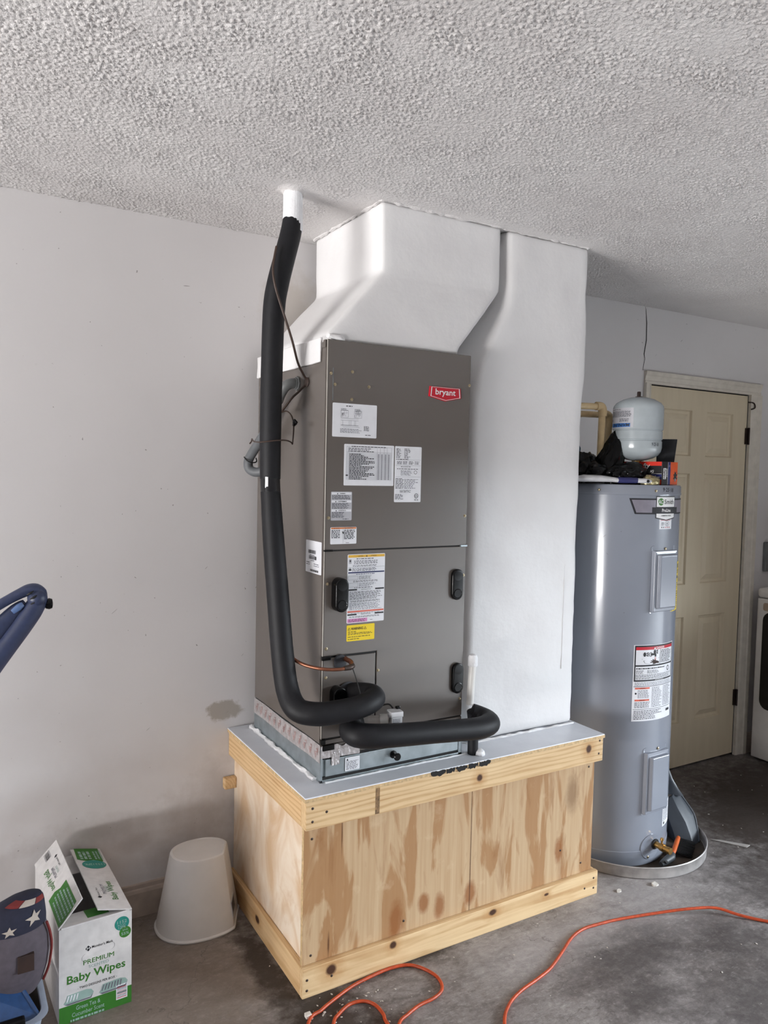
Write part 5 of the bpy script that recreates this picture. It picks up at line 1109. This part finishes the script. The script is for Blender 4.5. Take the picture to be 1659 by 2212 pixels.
# flag-print cap hanging nose-down over the back of the tub
cpx = thing('flag_cap', (-.155, -.45, .20), 'grey cap with navy star print band, red edge and brown square patch beside the carton', 'cap')
def cring(z, c, w, d, n=48): return [(c + w * math.cos(2 * PI * k / n), -.455 + d * math.sin(2 * PI * k / n), z) for k in range(n)]
CR = [(.349, -.190, .086, .062), (.370, -.187, .083, .061), (.392, -.181, .075, .057), (.414, -.170, .062, .049), (.431, -.157, .046, .037), (.441, -.146, .030, .025), (.4445, -.140, .012, .012)]
CR = [(.335 + (z - .349) * .82, c, w, d) for z, c, w, d in CR]
crown = part('crown', MB().loft([cring(*r) for r in CR]), 'cap_navy', cpx, smooth=True)
part('brim', MB().loft([cring(*r) for r in ((.150, -.178, .050, .040), (.175, -.178, .066, .050), (.215, -.186, .086, .064), (.262, -.191, .0975, .073), (.305, -.191, .0955, .072), (.326, -.190, .0875, .064), (.337, -.190, .083, .060))]), 'cap_grey', cpx, smooth=True)
part('brim_edge', MB().tube([(-.106, -.485, .338), (-.098, -.488, .308), (-.0945, -.49, .270), (-.101, -.486, .215), (-.114, -.48, .176)], .0035, 8), 'cap_red', cpx, smooth=True)['label'] = 'dark red brim edge'
def csurf(u, z, off):
    for r0, r1 in zip(CR, CR[1:]):
        if z <= r1[0] or r1 is CR[-1]: break
    t = min(1, max(0, (z - r0[0]) / (r1[0] - r0[0]))); c, w, d = (r0[i] + (r1[i] - r0[i]) * t for i in (1, 2, 3))
    return (c + (w + off) * math.cos(rad(u)), -.455 + (d + off) * math.sin(rad(u)), z + off * .5)
for a, zc, s in ((-56, .367, .024), (-98, .349, .016), (-140, .358, .022)):
    pp = []
    for k in range(10):
        t = PI / 2 + PI * k / 5 + .2; q = s * (1 if k % 2 == 0 else .42); pp.append((a + math.degrees(q * math.cos(t) / .072), zc + q * math.sin(t) * .85))
    sh = Sheet(lambda u, v, off: csurf(u, v, .0012 + off))
    for k in range(10):
        p, q = pp[k], pp[(k + 1) % 10]; m1, m2 = [((a + w[0]) / 2, (zc + w[1]) / 2) for w in (p, q)]
        sh.poly([(a, zc), m1, m2], 'cap_star'); sh.poly([m1, p, q, m2], 'cap_star')
    sh.make('star', crown)
for a0, a1, m in ((-60, -20, 'cap_red'), (-105, -62, 'cap_star'), (-150, -107, 'cap_red')):
    sh = Sheet(lambda u, v, off: csurf(u, v, .0014 + off)); n = 6
    for k in range(n):
        p, q = a0 + (a1 - a0) * k / n, a0 + (a1 - a0) * (k + 1) / n; sh.poly([(p, .3975), (q, .3975), (q, .402), (p, .402)], m); sh.poly([(p, .402), (q, .402), (q, .4085), (p, .4085)], m)
    sh.make('stripe', crown)
pv_ = [(-.187 + .040 * sx / 2, -.5275 - .003, .262 + .046 * sz / 2) for sx, sz in ((-1, -1), (1, -1), (1, 1), (-1, 1))]
part('leather_patch', MB().loft([[(x + .026, y + dy_, z) for x, y, z in pv_] for dy_ in (.012, 0)]), 'cap_patch', cpx, bevel=.001)

# navy handle of an upright cleaner reaching in from the left
cx_ = thing('vacuum_handle', (-.30, -.60, .95), 'navy blue looped plastic handle of an upright cleaner reaching in at the left edge', 'handle')
def hp(px, pz, d=0): return Vector((px, -.60 + d, pz))
path = [hp(-.70, .42), hp(-.55, .635), hp(-.42, .82), hp(-.36, .908), hp(-.300, .993), hp(-.265, 1.043), hp(-.230, 1.094), hp(-.200, 1.136), hp(-.172, 1.176), hp(-.152, 1.207), hp(-.138, 1.232), hp(-.131, 1.247), hp(-.128, 1.256)]
def oval(path, ws, d=.022, n=20):
    rings = []; P = [Vector(p) for p in path]; Q, WS = [], []
    for i in range(len(P) - 1):
        p0, p1, p2, p3 = P[max(i - 1, 0)], P[i], P[i + 1], P[min(i + 2, len(P) - 1)]
        for k in range(4):
            u = k / 4; Q.append(.5 * ((2 * p1) + (p2 - p0) * u + (2 * p0 - 5 * p1 + 4 * p2 - p3) * u * u + (3 * p1 - p0 - 3 * p2 + p3) * u ** 3)); WS.append(ws[i] * (1 - u) + ws[i + 1] * u)
    path = Q + [P[-1]]; ws = WS + [ws[-1]]
    for i, p in enumerate(path):
        t = (path[min(i + 1, len(path) - 1)] - path[max(i - 1, 0)]).normalized(); s = Vector((t.z, 0, -t.x)); dd = d * min(1, ws[i] / .016); rings.append([p + s * (ws[i] * math.cos(2 * PI * k / n)) + Vector((0, dd * math.sin(2 * PI * k / n), 0)) for k in range(n)])
    return MB().loft(rings)
part('lower_grip', oval(path, [.030, .029, .0275, .027, .0262, .0255, .025, .0245, .0245, .0245, .0225, .017, .008]), 'handle_navy', cx_, smooth=True)
p2 = [hp(-.126, 1.238), hp(-.131, 1.252), hp(-.143, 1.261), hp(-.158, 1.262), hp(-.178, 1.254), hp(-.205, 1.240), hp(-.235, 1.222), hp(-.27, 1.198), hp(-.32, 1.155), hp(-.38, 1.08), hp(-.46, .95)]
part('upper_grip', oval(p2, [.010, .015, .0165, .0150, .0130, .0120, .0120, .0125, .013, .014, .016], .018), 'handle_navy', cx_, smooth=True)
part('handle_nose', MB().lathe((-.139, -.612, 1.241), [(.002, -.016), (.013, -.013), (.021, -.004), (.0235, .008), (.0225, .024), (.014, .034)], 24, 'y'), 'handle_navy', cx_, smooth=True)
for i, (px, pz) in enumerate(((-.157, 1.257), (-.150, 1.247), (-.148, 1.234))):
    c = hp(px, pz, -.027 + .004 * (i != 1)); part('finger_slot', MB().tube([c + Vector((-.008, .003, -.005)), c, c + Vector((.008, .003, .005))], [.001, .0030, .001], 8, sub=4), 'black_gap', cx_, smooth=True)
part('inner_web', oval([hp(-.165, 1.230, .004), hp(-.185, 1.213, .004), hp(-.215, 1.178, .004), hp(-.26, 1.12, .004)], [.010, .018, .024, .024], .012), 'handle_navy', cx_, smooth=True)
part('trigger', oval([hp(-.172, 1.229, -.008), hp(-.182, 1.222, -.010), hp(-.196, 1.211, -.010)], [.006, .0085, .006], .010), 'handle_light', cx_, smooth=True)
part('release_button', MB().lathe((-.112, -.600, 1.2245), [(.004, -.010), (.012, -.008), (.0145, 0), (.012, .007), (.004, .009)], 16, 'x'), 'black_plastic', cx_, smooth=True)
part('shaft', MB().tube([hp(-.66, .47), hp(-.95, .06)], .016, 12, sub=1), 'black_plastic', cx_, smooth=True)
part('floor_head', MB().box(-1.12, -.84, -.68, -.52, .002, .07), 'handle_navy', cx_, bevel=.015)

# ------------------------------------------------------------------ extension cord and floor scraps
zc = .0052
c1 = [(.30, -1.30), (.42, -.98), (.542, -.775), (.600, -.742), (.649, -.721), (.726, -.694), (.799, -.682), (.870, -.677), (.930, -.690), (.964, -.729), (.980, -.784), (.963, -.834), (.921, -.856), (.862, -.862), (.811, -.878), (.769, -.899), (.70, -.99), (.58, -1.12), (.50, -1.08), (.53, -.93), (.605, -.810), (.635, -.782), (.684, -.760), (.726, -.768), (.748, -.798), (.750, -.843), (.741, -.884), (.74, -1.05), (.82, -1.22), (.95, -1.18),
      (1.034, -1.044), (1.097, -.988), (1.168, -.958), (1.247, -.941), (1.324, -.920), (1.416, -.876), (1.497, -.835), (1.571, -.817), (1.653, -.824), (1.731, -.837), (1.869, -.881), (1.985, -.932), (2.074, -.972), (2.125, -1.030), (2.186, -1.10), (2.35, -1.28), (2.7, -1.5)]
zz = [zc] * len(c1)
for k in (20, 19): zz[k] = zc
for k, dz in ((40, .006), (41, .016), (42, .014), (43, .004)): zz[k] = zc + dz
single('extension_cord', MB().tube([(x, y, z) for (x, y), z in zip(c1, zz)], .0050, 10, sub=6), 'cord_orange', 'long orange extension cord snaking over the concrete in front of the platform', 'cord', smooth=True)
def chip(x, y, s, seed, label, name='paint_chip', mat='paint_chip', cat='paint chip'):
    rg = random.Random(seed); n = 7; r = [s * rg.uniform(.6, 1.1) for _ in range(n)]
    single(name, MB().loft([[(x + r[k] * math.cos(2 * PI * k / n), y + .7 * r[k] * math.sin(2 * PI * k / n), z + .15 * s * rg.random() * (z > .001)) for k in range(n)] for z in (.0005, .0005 + s * .25)]), mat, label, cat)
chip(2.03, -.735, .019, 1, 'large pale paint flake on the floor in front of the metal pan')
chip(1.87, -.700, .013, 2, 'pale flake on the floor between the platform corner and the pan')
single('drywall_crumb', MB().box(.548, .566, -.752, -.736, .0005, .012), 'paint_chip', 'small white cube of drywall by the lower left corner of the platform', 'crumb', bevel=.002)
single('plastic_strip', MB().loft([[(2.545, -.60, z), (2.575, -.62, z), (2.655, -.715, z), (2.625, -.72, z)] for z in (.0005, .004)]), 'clear_strip', 'thin clear plastic strip on the floor right of the pan', 'strip', bevel=.001)
mb = MB(); rg = random.Random(12)
for k in range(230):
    x = rg.uniform(.2, 3.5); y = rg.uniform(-1.35, -.05)
    if k < 70: x, y = .66 + rg.gauss(0, .10), -.80 + rg.gauss(0, .06)
    if .55 < x < 1.80 and y > -.685: continue
    if math.hypot(x - PX, y - PY) < PR + .02: continue
    if x < .6 and y > -.3: continue
    s = rg.uniform(.0012, .0034); a = rg.random() * 3
    q = [(x + s * math.cos(a + t) * e, y + s * math.sin(a + t) * e) for t, e in ((0, 1.5), (1.6, .8), (3.1, 1.2), (4.6, .7))]
    mb.loft([[(p, r, z) for p, r in q] for z in (.0002, .0002 + s * .5)])
o = single('floor_grit', mb, 'paint_chip', 'tiny white paint crumbs scattered over the concrete floor', 'grit', kind='stuff')
